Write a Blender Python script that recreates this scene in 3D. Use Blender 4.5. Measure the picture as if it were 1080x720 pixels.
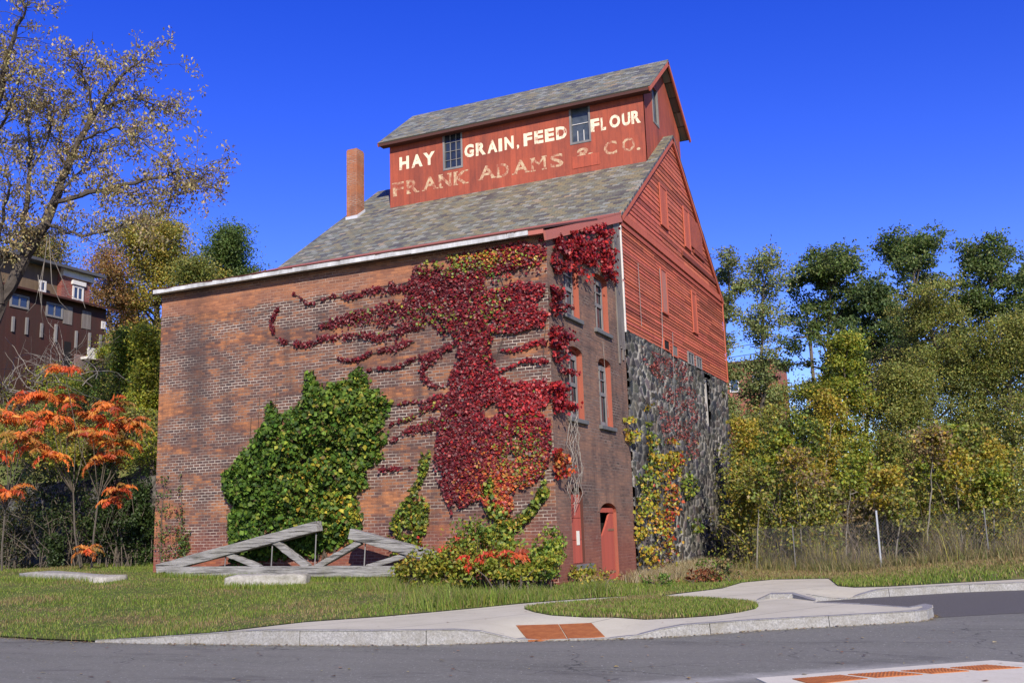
import bpy, bmesh, math, random
import numpy as np
from mathutils import Vector, Matrix, geometry, noise

# ------------------------------------------------------------------ camera, sky, sun, exposure
for o in list(bpy.data.objects): bpy.data.objects.remove(o)
S = bpy.context.scene
COL = S.collection
rad = math.radians
CAM = np.array([8.9269, -22.1269, 1.6]); YAW, PIT, ROLL, FPX = -.4216, .1835, -.0314, 1062.81
def _rot(yaw, pitch, roll):
    fw = np.array([math.sin(yaw)*math.cos(pitch), math.cos(yaw)*math.cos(pitch), math.sin(pitch)])
    r = np.array([math.cos(yaw), -math.sin(yaw), 0]); u = np.cross(r, fw)
    c, s = math.cos(roll), math.sin(roll)
    return np.array([c*r+s*u, -s*r+c*u, fw])
RM = _rot(YAW, PIT, ROLL)
cam = bpy.data.cameras.new('camera'); camo = bpy.data.objects.new('camera', cam); COL.objects.link(camo)
cam.sensor_width = 36; cam.lens = FPX/1080*36; cam.clip_end = 4000; cam.clip_start = .1
mw = Matrix.Identity(4)
for i in range(3):
    mw[i][0] = RM[0][i]; mw[i][1] = RM[1][i]; mw[i][2] = -RM[2][i]; mw[i][3] = CAM[i]
camo.matrix_world = mw
S.camera = camo
S.render.resolution_x = 1024; S.render.resolution_y = 682; S.render.resolution_percentage = 100

SUN_AZ, SUN_EL = rad(33), rad(29)          # from -Y towards +X
sdir = Vector((math.sin(SUN_AZ)*math.cos(SUN_EL), -math.cos(SUN_AZ)*math.cos(SUN_EL), math.sin(SUN_EL)))
W = bpy.data.worlds.new('World'); S.world = W; W.use_nodes = True
wt = W.node_tree; wt.nodes.clear()
wo = wt.nodes.new('ShaderNodeOutputWorld'); bg = wt.nodes.new('ShaderNodeBackground')
sky = wt.nodes.new('ShaderNodeTexSky'); sky.sky_type = 'NISHITA'; sky.sun_disc = False
sky.sun_elevation = SUN_EL; sky.sun_rotation = math.pi-SUN_AZ
sky.air_density = 1.0; sky.dust_density = 0.1; sky.ozone_density = 4.0; sky.altitude = 300
hs = wt.nodes.new('ShaderNodeHueSaturation'); hs.inputs['Saturation'].default_value = 1.33; hs.inputs['Hue'].default_value = .539; hs.inputs['Value'].default_value = 1.09
wt.links.new(sky.outputs[0], hs.inputs['Color']); wt.links.new(hs.outputs[0], bg.inputs[0])
bg.inputs[1].default_value = .15
wt.links.new(bg.outputs[0], wo.inputs[0])
sun = bpy.data.lights.new('sun', 'SUN'); suno = bpy.data.objects.new('sun', sun); COL.objects.link(suno)
sun.energy = 4.9; sun.angle = rad(.5); sun.color = (1, .92, .79)
suno.rotation_euler = sdir.to_track_quat('Z', 'Y').to_euler()
S.view_settings.view_transform = 'Standard'; S.view_settings.look = 'None'
S.view_settings.exposure = .42; S.view_settings.gamma = 1

# ------------------------------------------------------------------ helpers
rng = np.random.default_rng(7)
def ray(u, v): return RM.T @ np.array([(u-540)/FPX, (360-v)/FPX, 1.0])
def at(u, v, dep): return CAM + dep*ray(u, v)
def on(u, v, ax, val):
    d = ray(u, v); return CAM + d*((val-CAM[ax])/d[ax])
def gz(u, v, z=0): return on(u, v, 2, z)
def fy(u, v, y=0): return on(u, v, 1, y)
def sx(u, v, x=0): return on(u, v, 0, x)
def inpoly(P, poly):
    P = np.atleast_2d(P); x, y = P[:, 0], P[:, 1]; c = np.zeros(len(P), bool); n = len(poly)
    for i in range(n):
        x0, y0 = poly[i]; x1, y1 = poly[(i+1) % n]
        if y0 == y1: continue
        k = ((y0 > y) != (y1 > y)) & (x < (x1-x0)*(y-y0)/(y1-y0)+x0); c ^= k
    return c
def lerp(x, xs, ys): return np.interp(x, xs, ys)

def tag(o, label=None, cat=None, group=None, kind=None):
    if label: o['label'] = label
    if cat: o['category'] = cat
    if group: o['group'] = group
    if kind: o['kind'] = kind
    return o
def thing(name, loc, label, cat, group=None):
    o = bpy.data.objects.new(name, None); COL.objects.link(o); o.location = [float(a) for a in loc]
    o.empty_display_size = .2
    return tag(o, label, cat, group)
def wloc(o):
    v = Vector((0, 0, 0))
    while o is not None: v += o.location; o = o.parent
    return np.array(v)
def link_mesh(name, me, mat, parent=None):
    o = bpy.data.objects.new(name, me); COL.objects.link(o)
    if mat: me.materials.append(mat)
    if parent is not None: o.parent = parent
    return o
class MB:
    def __init__(s): s.v = []; s.f = []; s.c = []; s.col = (1, 1, 1); s.n = 0
    def add(s, vs, fs, col=None):
        s.v.extend([tuple(map(float, a)) for a in vs]); c = col or s.col; s.c.extend([c]*len(vs))
        s.f.extend([[i+s.n for i in f] for f in fs]); s.n += len(vs)
    def box(s, x0, y0, z0, x1, y1, z1, col=None):
        s.hexa([(x0,y0,z0),(x1,y0,z0),(x1,y1,z0),(x0,y1,z0),(x0,y0,z1),(x1,y0,z1),(x1,y1,z1),(x0,y1,z1)], col)
    def hexa(s, p, col=None):
        s.add(p, [(0,3,2,1),(4,5,6,7),(0,1,5,4),(1,2,6,5),(2,3,7,6),(3,0,4,7)], col)
    def beam(s, a, b, w, h, up=(0,0,1), col=None, jit=0):
        a, b = Vector(a), Vector(b); d = (b-a).normalized(); x = d.cross(Vector(up)).normalized(); y = x.cross(d).normalized()
        p = []
        for q in (a, b):
            for i, j in ((-1,-1),(1,-1),(1,1),(-1,1)):
                p.append(q + x*(i*w/2) + y*(j*h/2) + Vector((random.uniform(-jit,jit) for _ in range(3))) if jit else q + x*(i*w/2) + y*(j*h/2))
        s.add(p, [(0,3,2,1),(4,5,6,7),(0,1,5,4),(1,2,6,5),(2,3,7,6),(3,0,4,7)], col)
    def tube(s, pts, rs, n=6, col=None, cap=True):
        pts = [np.array(p, float) for p in pts]; m = len(pts); vs = []
        if np.isscalar(rs): rs = [rs]*m
        ref = np.array([.31, .17, .93])
        for i, p in enumerate(pts):
            d = pts[min(i+1, m-1)]-pts[max(i-1, 0)]; L = np.linalg.norm(d); d = d/L if L > 0 else np.array([0,0,1.])
            x = np.cross(d, ref); l = np.linalg.norm(x)
            if l < 1e-3: x = np.cross(d, [1,0,0]); l = np.linalg.norm(x)
            x /= l; y = np.cross(d, x)
            for k in range(n):
                a = 2*math.pi*k/n; vs.append(p+rs[i]*(math.cos(a)*x+math.sin(a)*y))
        fs = [(i*n+k, i*n+(k+1) % n, (i+1)*n+(k+1) % n, (i+1)*n+k) for i in range(m-1) for k in range(n)]
        if cap: fs += [tuple(range(n-1, -1, -1)), tuple((m-1)*n+k for k in range(n))]
        s.add(vs, fs, col)
    def build(s, name, mat, parent=None, smooth=False, bevel=0):
        if not s.v: return None
        me = bpy.data.meshes.new(name); off = wloc(parent) if parent is not None else np.zeros(3)
        v = np.array(s.v)-off
        me.from_pydata([tuple(a) for a in v], [], s.f); me.update()
        a = me.color_attributes.new('col', 'FLOAT_COLOR', 'POINT')
        cc = np.ones((len(s.c), 4)); cc[:, :3] = np.array([c[:3] for c in s.c]); a.data.foreach_set('color', cc.ravel())
        if smooth: me.polygons.foreach_set('use_smooth', [True]*len(me.polygons))
        o = link_mesh(name, me, mat, parent)
        if bevel:
            b = o.modifiers.new('bevel', 'BEVEL'); b.width = bevel; b.segments = 2; b.limit_method = 'ANGLE'
        return o

def np_mesh(name, V, F, C, mat, parent=None, k=4):
    """V (n,3), F (m,k) ints, C (n,3)"""
    me = bpy.data.meshes.new(name); off = wloc(parent) if parent is not None else np.zeros(3)
    me.vertices.add(len(V)); me.vertices.foreach_set('co', (V-off).astype(np.float32).ravel())
    m = len(F); me.loops.add(m*k); me.loops.foreach_set('vertex_index', F.astype(np.int32).ravel())
    me.polygons.add(m); me.polygons.foreach_set('loop_start', np.arange(0, m*k, k, dtype=np.int32))
    try: me.polygons.foreach_set('loop_total', np.full(m, k, dtype=np.int32))
    except Exception: pass
    me.update(calc_edges=True)
    a = me.color_attributes.new('col', 'FLOAT_COLOR', 'POINT')
    cc = np.ones((len(V), 4)); cc[:, :3] = C; a.data.foreach_set('color', cc.astype(np.float32).ravel())
    return link_mesh(name, me, mat, parent)

def unit(v): return v/np.maximum(np.linalg.norm(v, axis=-1, keepdims=True), 1e-9)
def leaves(name, P, size, colors, mat, parent=None, bias=None, bw=0.0, tipdown=0.0, aspect=.75, fold=.18, tip=None):
    """one folded leaf (two triangles as a bent rhomb) per point"""
    n = len(P); P = np.asarray(P, float)
    nr = unit(rng.normal(size=(n, 3)))
    if bias is not None: nr = unit(nr*(1-bw)+np.asarray(bias, float)*bw)
    t = unit(rng.normal(size=(n, 3))) if tip is None else unit(tip)
    t = t - tipdown*np.array([0, 0, 1.0]); t = unit(t-(t*nr).sum(1, keepdims=True)*nr)
    b = np.cross(nr, t); s = np.asarray(size).reshape(-1, 1)*np.ones((n, 1))
    V = np.empty((n, 4, 3))
    V[:, 0] = P-.5*s*t; V[:, 2] = P+.5*s*t
    V[:, 1] = P+.5*aspect*s*b-.08*s*t+fold*s*nr; V[:, 3] = P-.5*aspect*s*b-.08*s*t+fold*s*nr
    base = np.arange(n)[:, None]*4
    F = np.concatenate([base+np.array([[0, 1, 2]]), base+np.array([[0, 2, 3]])])
    C = np.repeat(np.asarray(colors, float), 4, axis=0)
    return np_mesh(name, V.reshape(-1, 3), F, C, mat, parent, 3)
def pick(cols, n, w=None, var=.25):
    cols = np.array(cols, float); i = rng.choice(len(cols), n, p=w)
    return np.clip(cols[i]*(1+rng.normal(size=(n, 1))*var).clip(.35, 1.9)*(1+rng.normal(size=(n, 3))*.06), .004, .9)

# ------------------------------------------------------------------ materials
class N:
    def __init__(s, name):
        s.m = bpy.data.materials.new(name); s.m.use_nodes = True; s.t = s.m.node_tree; s.t.nodes.clear()
        s.out = s.t.nodes.new('ShaderNodeOutputMaterial')
        s.b = s.t.nodes.new('ShaderNodeBsdfPrincipled'); s.t.links.new(s.b.outputs[0], s.out.inputs[0])
        s.b.inputs['Roughness'].default_value = .85; s.b.inputs['Specular IOR Level'].default_value = .25
    def n(s, t, **k):
        d = s.t.nodes.new(t)
        for a, v in k.items():
            if a in d.bl_rna.properties.keys(): setattr(d, a, v)
            else: s.set(d.inputs[a.replace('_', ' ')], v)
        return d
    def set(s, sock, v):
        if hasattr(v, 'outputs'): v = v.outputs[0]
        if isinstance(v, bpy.types.NodeSocket): s.t.links.new(v, sock)
        else: sock.default_value = v if not (isinstance(v, tuple) and len(v) == 3 and sock.type == 'RGBA') else (*v, 1)
    def obj(s): return s.n('ShaderNodeTexCoord').outputs['Object']
    def axes(s, uvec, vvec):
        p = s.obj(); r = []
        for a in (uvec, vvec):
            d = s.n('ShaderNodeVectorMath', operation='DOT_PRODUCT'); s.set(d.inputs[0], p); d.inputs[1].default_value = a; r.append(d.outputs['Value'])
        c = s.n('ShaderNodeCombineXYZ'); s.set(c.inputs[0], r[0]); s.set(c.inputs[1], r[1]); return c.outputs[0]
    def noise(s, vec=None, scale=5, detail=4, rough=.55, sc=None):
        d = s.n('ShaderNodeTexNoise'); d.inputs['Scale'].default_value = scale; d.inputs['Detail'].default_value = detail; d.inputs['Roughness'].default_value = rough
        if vec is None: vec = s.obj()
        if sc:
            m = s.n('ShaderNodeMapping'); m.inputs['Scale'].default_value = sc; s.set(m.inputs[0], vec); vec = m.outputs[0]
        s.set(d.inputs['Vector'], vec); return d.outputs['Fac']
    def ramp(s, fac, stops, interp='LINEAR'):
        d = s.n('ShaderNodeValToRGB'); s.set(d.inputs[0], fac); e = d.color_ramp.elements; d.color_ramp.interpolation = interp
        while len(e) < len(stops): e.new(.5)
        for el, (p, c) in zip(e, stops):
            el.position = p; el.color = (*c, 1) if isinstance(c, tuple) else (c, c, c, 1)
        return d.outputs[0]
    def mix(s, fac, a, b, mode='MIX'):
        d = s.n('ShaderNodeMix', data_type='RGBA', blend_type=mode); s.set(d.inputs[0], fac); s.set(d.inputs[6], a); s.set(d.inputs[7], b); return d.outputs[2]
    def math(s, op, a, b=0.0, clamp=False):
        d = s.n('ShaderNodeMath', operation=op); d.use_clamp = clamp; s.set(d.inputs[0], a); s.set(d.inputs[1], b); return d.outputs[0]
    def bump(s, h, strength=.4, dist=.02):
        d = s.n('ShaderNodeBump'); d.inputs['Strength'].default_value = strength; d.inputs['Distance'].default_value = dist
        s.set(d.inputs['Height'], h); s.set(s.b.inputs['Normal'], d.outputs[0])
    def attr(s): return s.n('ShaderNodeAttribute', attribute_name='col').outputs['Color']
    def done(s, col=None, rough=None, spec=None, metal=None):
        if col is not None: s.set(s.b.inputs['Base Color'], col)
        if rough is not None: s.set(s.b.inputs['Roughness'], rough)
        if spec is not None: s.b.inputs['Specular IOR Level'].default_value = spec
        if metal is not None: s.b.inputs['Metallic'].default_value = metal
        return s.m

def mat_brick(name, stops, mortar, dark=.5, bw=.215, bh=.078):
    a = N(name); v = a.axes((1, 1, 0), (0, 0, 1))
    # slight waviness so the courses are not ruler straight
    nz = a.n('ShaderNodeTexNoise'); nz.inputs['Scale'].default_value = 1.1; a.set(nz.inputs['Vector'], v)
    wv = a.n('ShaderNodeVectorMath', operation='MULTIPLY_ADD'); a.set(wv.inputs[0], nz.outputs['Color']); wv.inputs[1].default_value = (.03, .03, 0); a.set(wv.inputs[2], v)
    b = a.n('ShaderNodeTexBrick'); a.set(b.inputs['Vector'], wv.outputs[0])
    b.inputs['Color1'].default_value = (0, 0, 0, 1); b.inputs['Color2'].default_value = (1, 1, 1, 1); b.inputs['Mortar'].default_value = (.5, .5, .5, 1)
    b.inputs['Scale'].default_value = 1; b.inputs['Mortar Size'].default_value = .011; b.inputs['Mortar Smooth'].default_value = .3
    b.inputs['Brick Width'].default_value = bw; b.inputs['Row Height'].default_value = bh
    big = a.noise(v, .55, 6, .68, (1, 1.5, 1)); mid = a.noise(v, 1.7, 5, .7, (.8, 2.2, 1))
    drip = a.noise(v, 1.2, 4, .6, (1.6, .22, 1))
    f = a.math('MULTIPLY', b.outputs['Color'], .34)
    lay = a.noise(v, 1.0, 4, .65, (.35, 1.7, 1))
    f = a.math('ADD', f, a.math('MULTIPLY', big, 1.5)); f = a.math('ADD', f, a.math('MULTIPLY', mid, .8)); f = a.math('ADD', f, a.math('MULTIPLY', lay, .9))
    f = a.math('SUBTRACT', f, 1.30+dark*.1)
    col = a.ramp(f, stops)
    st = a.ramp(drip, [(.48, 0.0), (.68, 1.0)])
    col = a.mix(a.math('MULTIPLY', st, .62), col, (.06, .042, .04))
    mo = a.mix(a.ramp(mid, [(.40, 0.0), (.60, 1.0)]), mortar, tuple(.35*c for c in mortar))
    mo = a.mix(a.ramp(lay, [(.42, 0.0), (.60, 1.0)]), mo, col)
    col = a.mix(a.math('MULTIPLY', b.outputs['Fac'], .95), col, mo)
    # damp, scrubbed red band near the ground
    sep = a.n('ShaderNodeSeparateXYZ'); a.set(sep.inputs[0], a.obj())
    low = a.math('SUBTRACT', sep.outputs[2], a.math('MULTIPLY', mid, 1.2))
    lowf = a.ramp(a.math('MULTIPLY', low, .5), [(.05, 1.0), (.62, 0.0)])
    col = a.mix(a.math('MULTIPLY', lowf, .5), col, (.25, .065, .04))
    if name.startswith('old_brick_front'):
        # rebuilt courses under the gutter and one long soot run
        top = a.ramp(a.math('ADD', sep.outputs[2], a.math('MULTIPLY', mid, .25)), [(0, 0.0), (1, 0.0)]); tz = a.math('GREATER_THAN', a.math('ADD', sep.outputs[2], a.math('MULTIPLY', big, .3)), 7.82)
        col = a.mix(a.math('MULTIPLY', tz, .55), col, a.mix(b.outputs['Color'], (.24, .10, .06), (.34, .15, .085)))
        dx = a.math('ABSOLUTE', a.math('ADD', sep.outputs[0], a.math('ADD', 10.3, a.math('MULTIPLY', mid, 1.0)))); run = a.ramp(a.math('ADD', dx, a.math('MULTIPLY', mid, .5)), [(.25, 1.0), (.85, 0.0)])
        run = a.math('MULTIPLY', run, a.ramp(a.math('MULTIPLY', sep.outputs[2], .12), [(.42, 0.0), (.6, .75), (.9, .5)])); col = a.mix(run, col, (.05, .038, .038))
    pale = a.ramp(a.noise(v, 3.1, 6, .75), [(.60, 0.0), (.75, 1.0)])
    col = a.mix(a.math('MULTIPLY', pale, a.math('ADD', a.math('MULTIPLY', lowf, .45), .10)), col, (.36, .28, .24))
    h = a.math('ADD', a.math('MULTIPLY', b.outputs['Fac'], -1.0), a.math('MULTIPLY', a.noise(v, 30, 3), .7))
    a.bump(h, .55, .012)
    return a.done(col, .9, .15)
M = {}
BR = [(.0, (.045, .030, .030)), (.28, (.095, .055, .046)), (.46, (.155, .075, .052)), (.60, (.25, .108, .055)), (.82, (.40, .165, .07))]
M['brick'] = mat_brick('old_brick_front', BR, (.50, .42, .335), .3)
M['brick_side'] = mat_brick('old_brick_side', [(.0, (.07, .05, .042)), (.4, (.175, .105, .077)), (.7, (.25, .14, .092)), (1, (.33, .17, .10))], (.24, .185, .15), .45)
M['brick_chim'] = mat_brick('chimney_brick', [(0, (.24, .085, .045)), (.6, (.34, .125, .06)), (1, (.40, .16, .075))], (.40, .32, .25), -1.5, .2, .075)

def mat_slate(name, vvec):
    a = N(name); v = a.axes((1, 0, 0), vvec)
    b = a.n('ShaderNodeTexBrick'); a.set(b.inputs['Vector'], v)
    b.inputs['Color1'].default_value = (0, 0, 0, 1); b.inputs['Color2'].default_value = (1, 1, 1, 1); b.inputs['Mortar'].default_value = (.5, .5, .5, 1)
    b.inputs['Scale'].default_value = 1; b.inputs['Mortar Size'].default_value = .008; b.inputs['Mortar Smooth'].default_value = .1
    b.inputs['Brick Width'].default_value = .27; b.inputs['Row Height'].default_value = .17
    big = a.noise(v, .7, 5, .65)
    f = a.math('ADD', a.math('MULTIPLY', b.outputs['Color'], .9), a.math('MULTIPLY', big, .5)); f = a.math('SUBTRACT', f, .2)
    col = a.ramp(f, [(0, (.075, .072, .068)), (.2, (.125, .125, .10)), (.4, (.165, .165, .105)), (.58, (.225, .19, .10)), (.72, (.165, .18, .135)), (.88, (.26, .265, .215)), (1, (.31, .22, .12))])
    col = a.mix(a.math('MULTIPLY', b.outputs['Fac'], .8), col, (.045, .043, .04))
    moss = a.ramp(a.noise(v, 1.3, 6, .7), [(.55, 0.0), (.75, 1.0)])
    col = a.mix(a.math('MULTIPLY', moss, .3), col, (.16, .13, .06))
    # sawtooth height per course
    sep = a.n('ShaderNodeSeparateXYZ'); a.set(sep.inputs[0], v)
    saw = a.math('FRACT', a.math('DIVIDE', sep.outputs[1], .17))
    h = a.math('ADD', a.math('MULTIPLY', saw, -1.0), a.math('MULTIPLY', b.outputs['Color'], .5))
    a.bump(h, .8, .022)
    return a.done(col, .6, .35)

def mat_paint(name, base, worn, amt=.4, board=None, streak=True, rough=.75):
    a = N(name); P = a.obj()
    n1 = a.noise(P, 1.2, 6, .7, (1, 1, .35) if streak else None); n2 = a.noise(P, 7, 5, .7, (1, 1, .2) if streak else None)
    f = a.math('ADD', a.math('MULTIPLY', n1, .6), a.math('MULTIPLY', n2, .4))
    w = a.ramp(f, [(.42, 0.0), (.66, 1.0)])
    col = a.mix(a.math('MULTIPLY', w, amt), base, worn)
    col = a.mix(1.0, col, a.attr(), 'MULTIPLY')
    h = n2
    if board:
        v = a.axes((1, 1, 0), (0, 0, 1)); sep = a.n('ShaderNodeSeparateXYZ'); a.set(sep.inputs[0], v)
        fr = a.math('FRACT', a.math('DIVIDE', sep.outputs[0], board)); ln = a.ramp(fr, [(.0, 1.0), (.035, 0.0), (.965, 0.0), (1, 1.0)])
        col = a.mix(a.math('MULTIPLY', ln, .55), col, tuple(.35*c for c in base))
        fl = a.n('ShaderNodeTexWhiteNoise', noise_dimensions='1D'); a.set(fl.inputs['W'], a.math('FLOOR', a.math('DIVIDE', sep.outputs[0], board)))
        col = a.mix(a.math('MULTIPLY', fl.outputs[0], .28), col, tuple(.55*c for c in worn))
        h = a.math('SUBTRACT', h, ln)
    a.bump(h, .35, .01)
    return a.done(col, rough, .3)
M['red_siding'] = mat_paint('red_clapboard_paint', (.46, .112, .056), (.23, .065, .042), .75, None, False)
M['red_board'] = mat_paint('red_vertical_board_paint', (.37, .08, .04), (.16, .045, .032), .9, .24)
M['red_trim'] = mat_paint('red_trim_paint', (.42, .10, .055), (.27, .07, .045), .5)
M['red_reveal'] = mat_paint('red_reveal_paint', (.31, .085, .05), (.2, .07, .05), .7)
M['red_door'] = mat_paint('red_door_paint', (.43, .09, .055), (.33, .085, .06), .5, .31)
M['red_metal'] = mat_paint('faded_red_metal', (.34, .105, .072), (.25, .09, .065), .6)
M['pink_fascia'] = mat_paint('faded_red_fascia', (.40, .125, .09), (.33, .12, .09), .6)
M['dark_trim'] = mat_paint('dark_brown_trim', (.075, .028, .02), (.05, .025, .02), .5)
M['grey_board'] = mat_paint('weathered_grey_boards', (.21, .185, .16), (.11, .09, .075), .9, .11)
M['grey_sash'] = mat_paint('weathered_grey_sash', (.21, .20, .19), (.10, .095, .09), .8)
M['white_sash'] = mat_paint('old_white_sash', (.62, .6, .56), (.4, .38, .35), .7)
M['pale_sash'] = mat_paint('pale_grey_sash', (.36, .34, .31), (.2, .185, .17), .8)
M['gutter'] = mat_paint('peeling_white_gutter', (.58, .58, .56), (.20, .195, .18), .9)
M['stone_sill'] = mat_paint('grey_stone_sill', (.13, .13, .125), (.08, .08, .08), .8, None, False)
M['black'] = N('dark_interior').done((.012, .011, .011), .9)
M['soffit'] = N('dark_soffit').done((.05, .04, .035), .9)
def mat_timber():
    a = N('weathered_timber'); P = a.obj(); g = a.noise(P, 3.0, 6, .75, (.5, 5, 7)); c = a.noise(P, 2.2, 5, .7, (.25, 3, 9)); b = a.noise(P, 1.3, 4, .6)
    col = a.ramp(g, [(.28, (.09, .082, .072)), (.5, (.25, .24, .22)), (.72, (.40, .385, .355))])
    ck = a.ramp(c, [(.36, 1.0), (.43, 0.0)]); col = a.mix(a.math('MULTIPLY', ck, .8), col, (.045, .04, .035))
    col = a.mix(a.ramp(b, [(.5, 0.0), (.75, .5)]), col, (.16, .155, .11))
    a.bump(a.math('SUBTRACT', g, ck), .9, .03); return a.done(col, .9, .15)
M['timber'] = mat_timber()
M['rust_iron'] = mat_paint('rusty_iron', (.20, .10, .055), (.28, .15, .09), .8, None, False)
def mat_rust():
    a = N('rusty_cast_iron'); P = a.obj(); n1 = a.noise(P, 6, 5, .7)
    col = a.ramp(n1, [(.3, (.25, .075, .025)), (.7, (.42, .15, .045))]); a.bump(a.noise(P, 40, 3), .4, .01)
    return a.done(col, .85, .2)
M['rust'] = mat_rust()
def mat_glass():
    a = N('old_window_glass'); n = a.noise(a.obj(), 3, 3)
    col = a.ramp(n, [(.3, (.012, .016, .022)), (.7, (.035, .045, .06))]); a.bump(a.noise(a.obj(), 1.5, 2), .25, .05)
    return a.done(col, .08, .6)
M['glass'] = mat_glass()
def mat_hazyglass():
    a = N('dusty_window_glass'); n = a.noise(a.obj(), 4, 5)
    return a.done(a.ramp(n, [(.3, (.035, .045, .052)), (.7, (.075, .088, .10))]), .3, .5)
M['dusty_glass'] = mat_hazyglass()
def mat_attr(name, rough=.8, spec=.25, bumps=0, bscale=20, dist=.02, vary=.0, vscale=3):
    a = N(name); c = a.attr()
    if vary:
        n = a.noise(a.obj(), vscale, 5, .7); c = a.mix(1.0, c, a.ramp(n, [(.25, 1-vary), (.75, 1+vary)]), 'MULTIPLY')
    if bumps: a.bump(a.noise(a.obj(), bscale, 5, .7), bumps, dist)
    return a.done(c, rough, spec)
M['rubble'] = mat_attr('rubble_stone', .85, .25, .6, 9, .04, .4, 5)
M['bark'] = mat_attr('bark', .9, .15, .6, 14, .03, .35, 5)
def mat_leaf(name, trans=.42, rough=.5, spec=.35):
    a = N(name); c = a.attr(); a.done(c, rough, spec)
    tr = a.n('ShaderNodeBsdfTranslucent'); hsv = a.n('ShaderNodeHueSaturation'); hsv.inputs['Saturation'].default_value = 1.1; hsv.inputs['Value'].default_value = 1.25
    a.set(hsv.inputs['Color'], c); a.set(tr.inputs[0], hsv.outputs[0])
    mx = a.n('ShaderNodeMixShader'); mx.inputs[0].default_value = trans
    a.t.links.new(a.b.outputs[0], mx.inputs[1]); a.t.links.new(tr.outputs[0], mx.inputs[2]); a.t.links.new(mx.outputs[0], a.out.inputs[0])
    return a.m
M['leaf'] = mat_leaf('tree_leaf'); M['ivy'] = mat_leaf('ivy_leaf', .22, .45, .35); M['leaf_wall'] = mat_leaf('wall_ivy_leaf', .22, .55, .2); M['blade'] = mat_leaf('grass_blade', .35, .6, .25)
def mat_lettering(name, cream, thr, soft):
    a = N(name); P = a.obj(); n = a.math('ADD', a.math('MULTIPLY', a.noise(P, 3.2, 5, .7), .6), a.math('MULTIPLY', a.noise(P, 16, 4, .7, (1, 1, .5)), .4))
    f = a.ramp(n, [(thr-soft, 1.0), (thr+soft, 0.0)])
    col = a.mix(f, (.30, .075, .045), cream)
    return a.done(col, .7, .25)
M['letter_cream'] = mat_lettering('cream_lettering', (.74, .64, .44), .575, .06)
M['letter_faded'] = mat_lettering('faded_lettering', (.52, .39, .23), .50, .07)
def mat_asphalt():
    a = N('asphalt'); P = a.obj(); big = a.noise(P, .35, 6, .65); fine = a.noise(P, 30, 4, .9); agg = a.noise(P, 10, 5, .85); spk = a.noise(P, 23, 2, .5)
    col = a.ramp(big, [(.3, (.14, .138, .108)), (.7, (.235, .23, .182))])
    col = a.mix(.45, col, a.ramp(fine, [(.3, (.05, .049, .038)), (.7, (.36, .352, .28))]))
    col = a.mix(.35, col, a.ramp(agg, [(.35, (.065, .063, .05)), (.65, (.22, .215, .17))]))
    col = a.mix(a.ramp(spk, [(.655, 0.0), (.71, 1.0)]), col, (.42, .41, .36))
    trk = a.ramp(a.noise(P, 1.0, 5, .65, (.1, 1.5, 1)), [(.42, 0.0), (.68, 1.0)])
    col = a.mix(a.math('MULTIPLY', trk, .45), col, (.23, .218, .18)); oil = a.ramp(a.noise(P, .9, 5, .7, (.35, 1.2, 1)), [(.56, 0.0), (.68, 1.0)]); col = a.mix(a.math('MULTIPLY', oil, .5), col, (.07, .066, .056))
    # hairline cracks
    vo = a.n('ShaderNodeTexVoronoi', feature='DISTANCE_TO_EDGE'); vo.inputs['Scale'].default_value = .42
    wv = a.n('ShaderNodeVectorMath', operation='MULTIPLY_ADD'); nz = a.n('ShaderNodeTexNoise'); nz.inputs['Scale'].default_value = 1.7; nz.inputs['Detail'].default_value = 6; a.set(nz.inputs['Vector'], P); a.set(wv.inputs[0], nz.outputs['Color']); wv.inputs[1].default_value = (1.1, 1.1, 0); a.set(wv.inputs[2], P); a.set(vo.inputs['Vector'], wv.outputs[0])
    ck = a.math('MULTIPLY', a.ramp(vo.outputs['Distance'], [(0, 1.0), (.009, 0.0)]), a.ramp(a.noise(P, .6, 3), [(.45, 0.0), (.6, .8)]))
    col = a.mix(ck, col, (.03, .03, .03))
    # pale grit trodden out round the concrete pad
    A_, B_ = gz(760, 716, 0), gz(1047, 695.6, 0); dd_ = (B_-A_)/np.linalg.norm(B_-A_); nn_ = (-dd_[1], dd_[0], 0)
    pl_ = a.axes(tuple(dd_), nn_); sp_ = a.n('ShaderNodeSeparateXYZ'); a.set(sp_.inputs[0], pl_)
    al = a.math('SUBTRACT', sp_.outputs[0], float(A_@dd_)); ac = a.math('SUBTRACT', sp_.outputs[1], float(A_[0]*nn_[0]+A_[1]*nn_[1]))
    wob = a.math('MULTIPLY', a.noise(P, 2.2, 6, .75, (.7, 1.2, 1)), .9)
    g1 = a.ramp(a.math('ADD', a.math('ABSOLUTE', ac), wob), [(.40, 1.0), (.80, 0.0)]); g2 = a.ramp(a.math('MULTIPLY', a.math('ADD', al, 1.6), .2), [(.02, 0.0), (.2, 1.0), (.75, 1.0), (1, 0.0)])
    gr = a.math('MULTIPLY', a.math('MULTIPLY', g1, g2), a.ramp(a.noise(P, 14, 4, .8), [(.35, .5), (.6, 1.0)]))
    col = a.mix(a.math('MULTIPLY', gr, .8), col, (.44, .425, .36))
    a.bump(a.math('ADD', fine, agg), .6, .012); return a.done(col, .88, .2)
M['asphalt'] = mat_asphalt()
def mat_newasphalt():
    a = N('fresh_asphalt'); P = a.obj(); fine = a.noise(P, 45, 3, .8)
    col = a.ramp(fine, [(.3, (.06, .056, .048)), (.7, (.16, .15, .13))]); a.bump(fine, .5, .01); return a.done(col, .85, .25)
M['asphalt_dark'] = mat_newasphalt()
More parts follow.
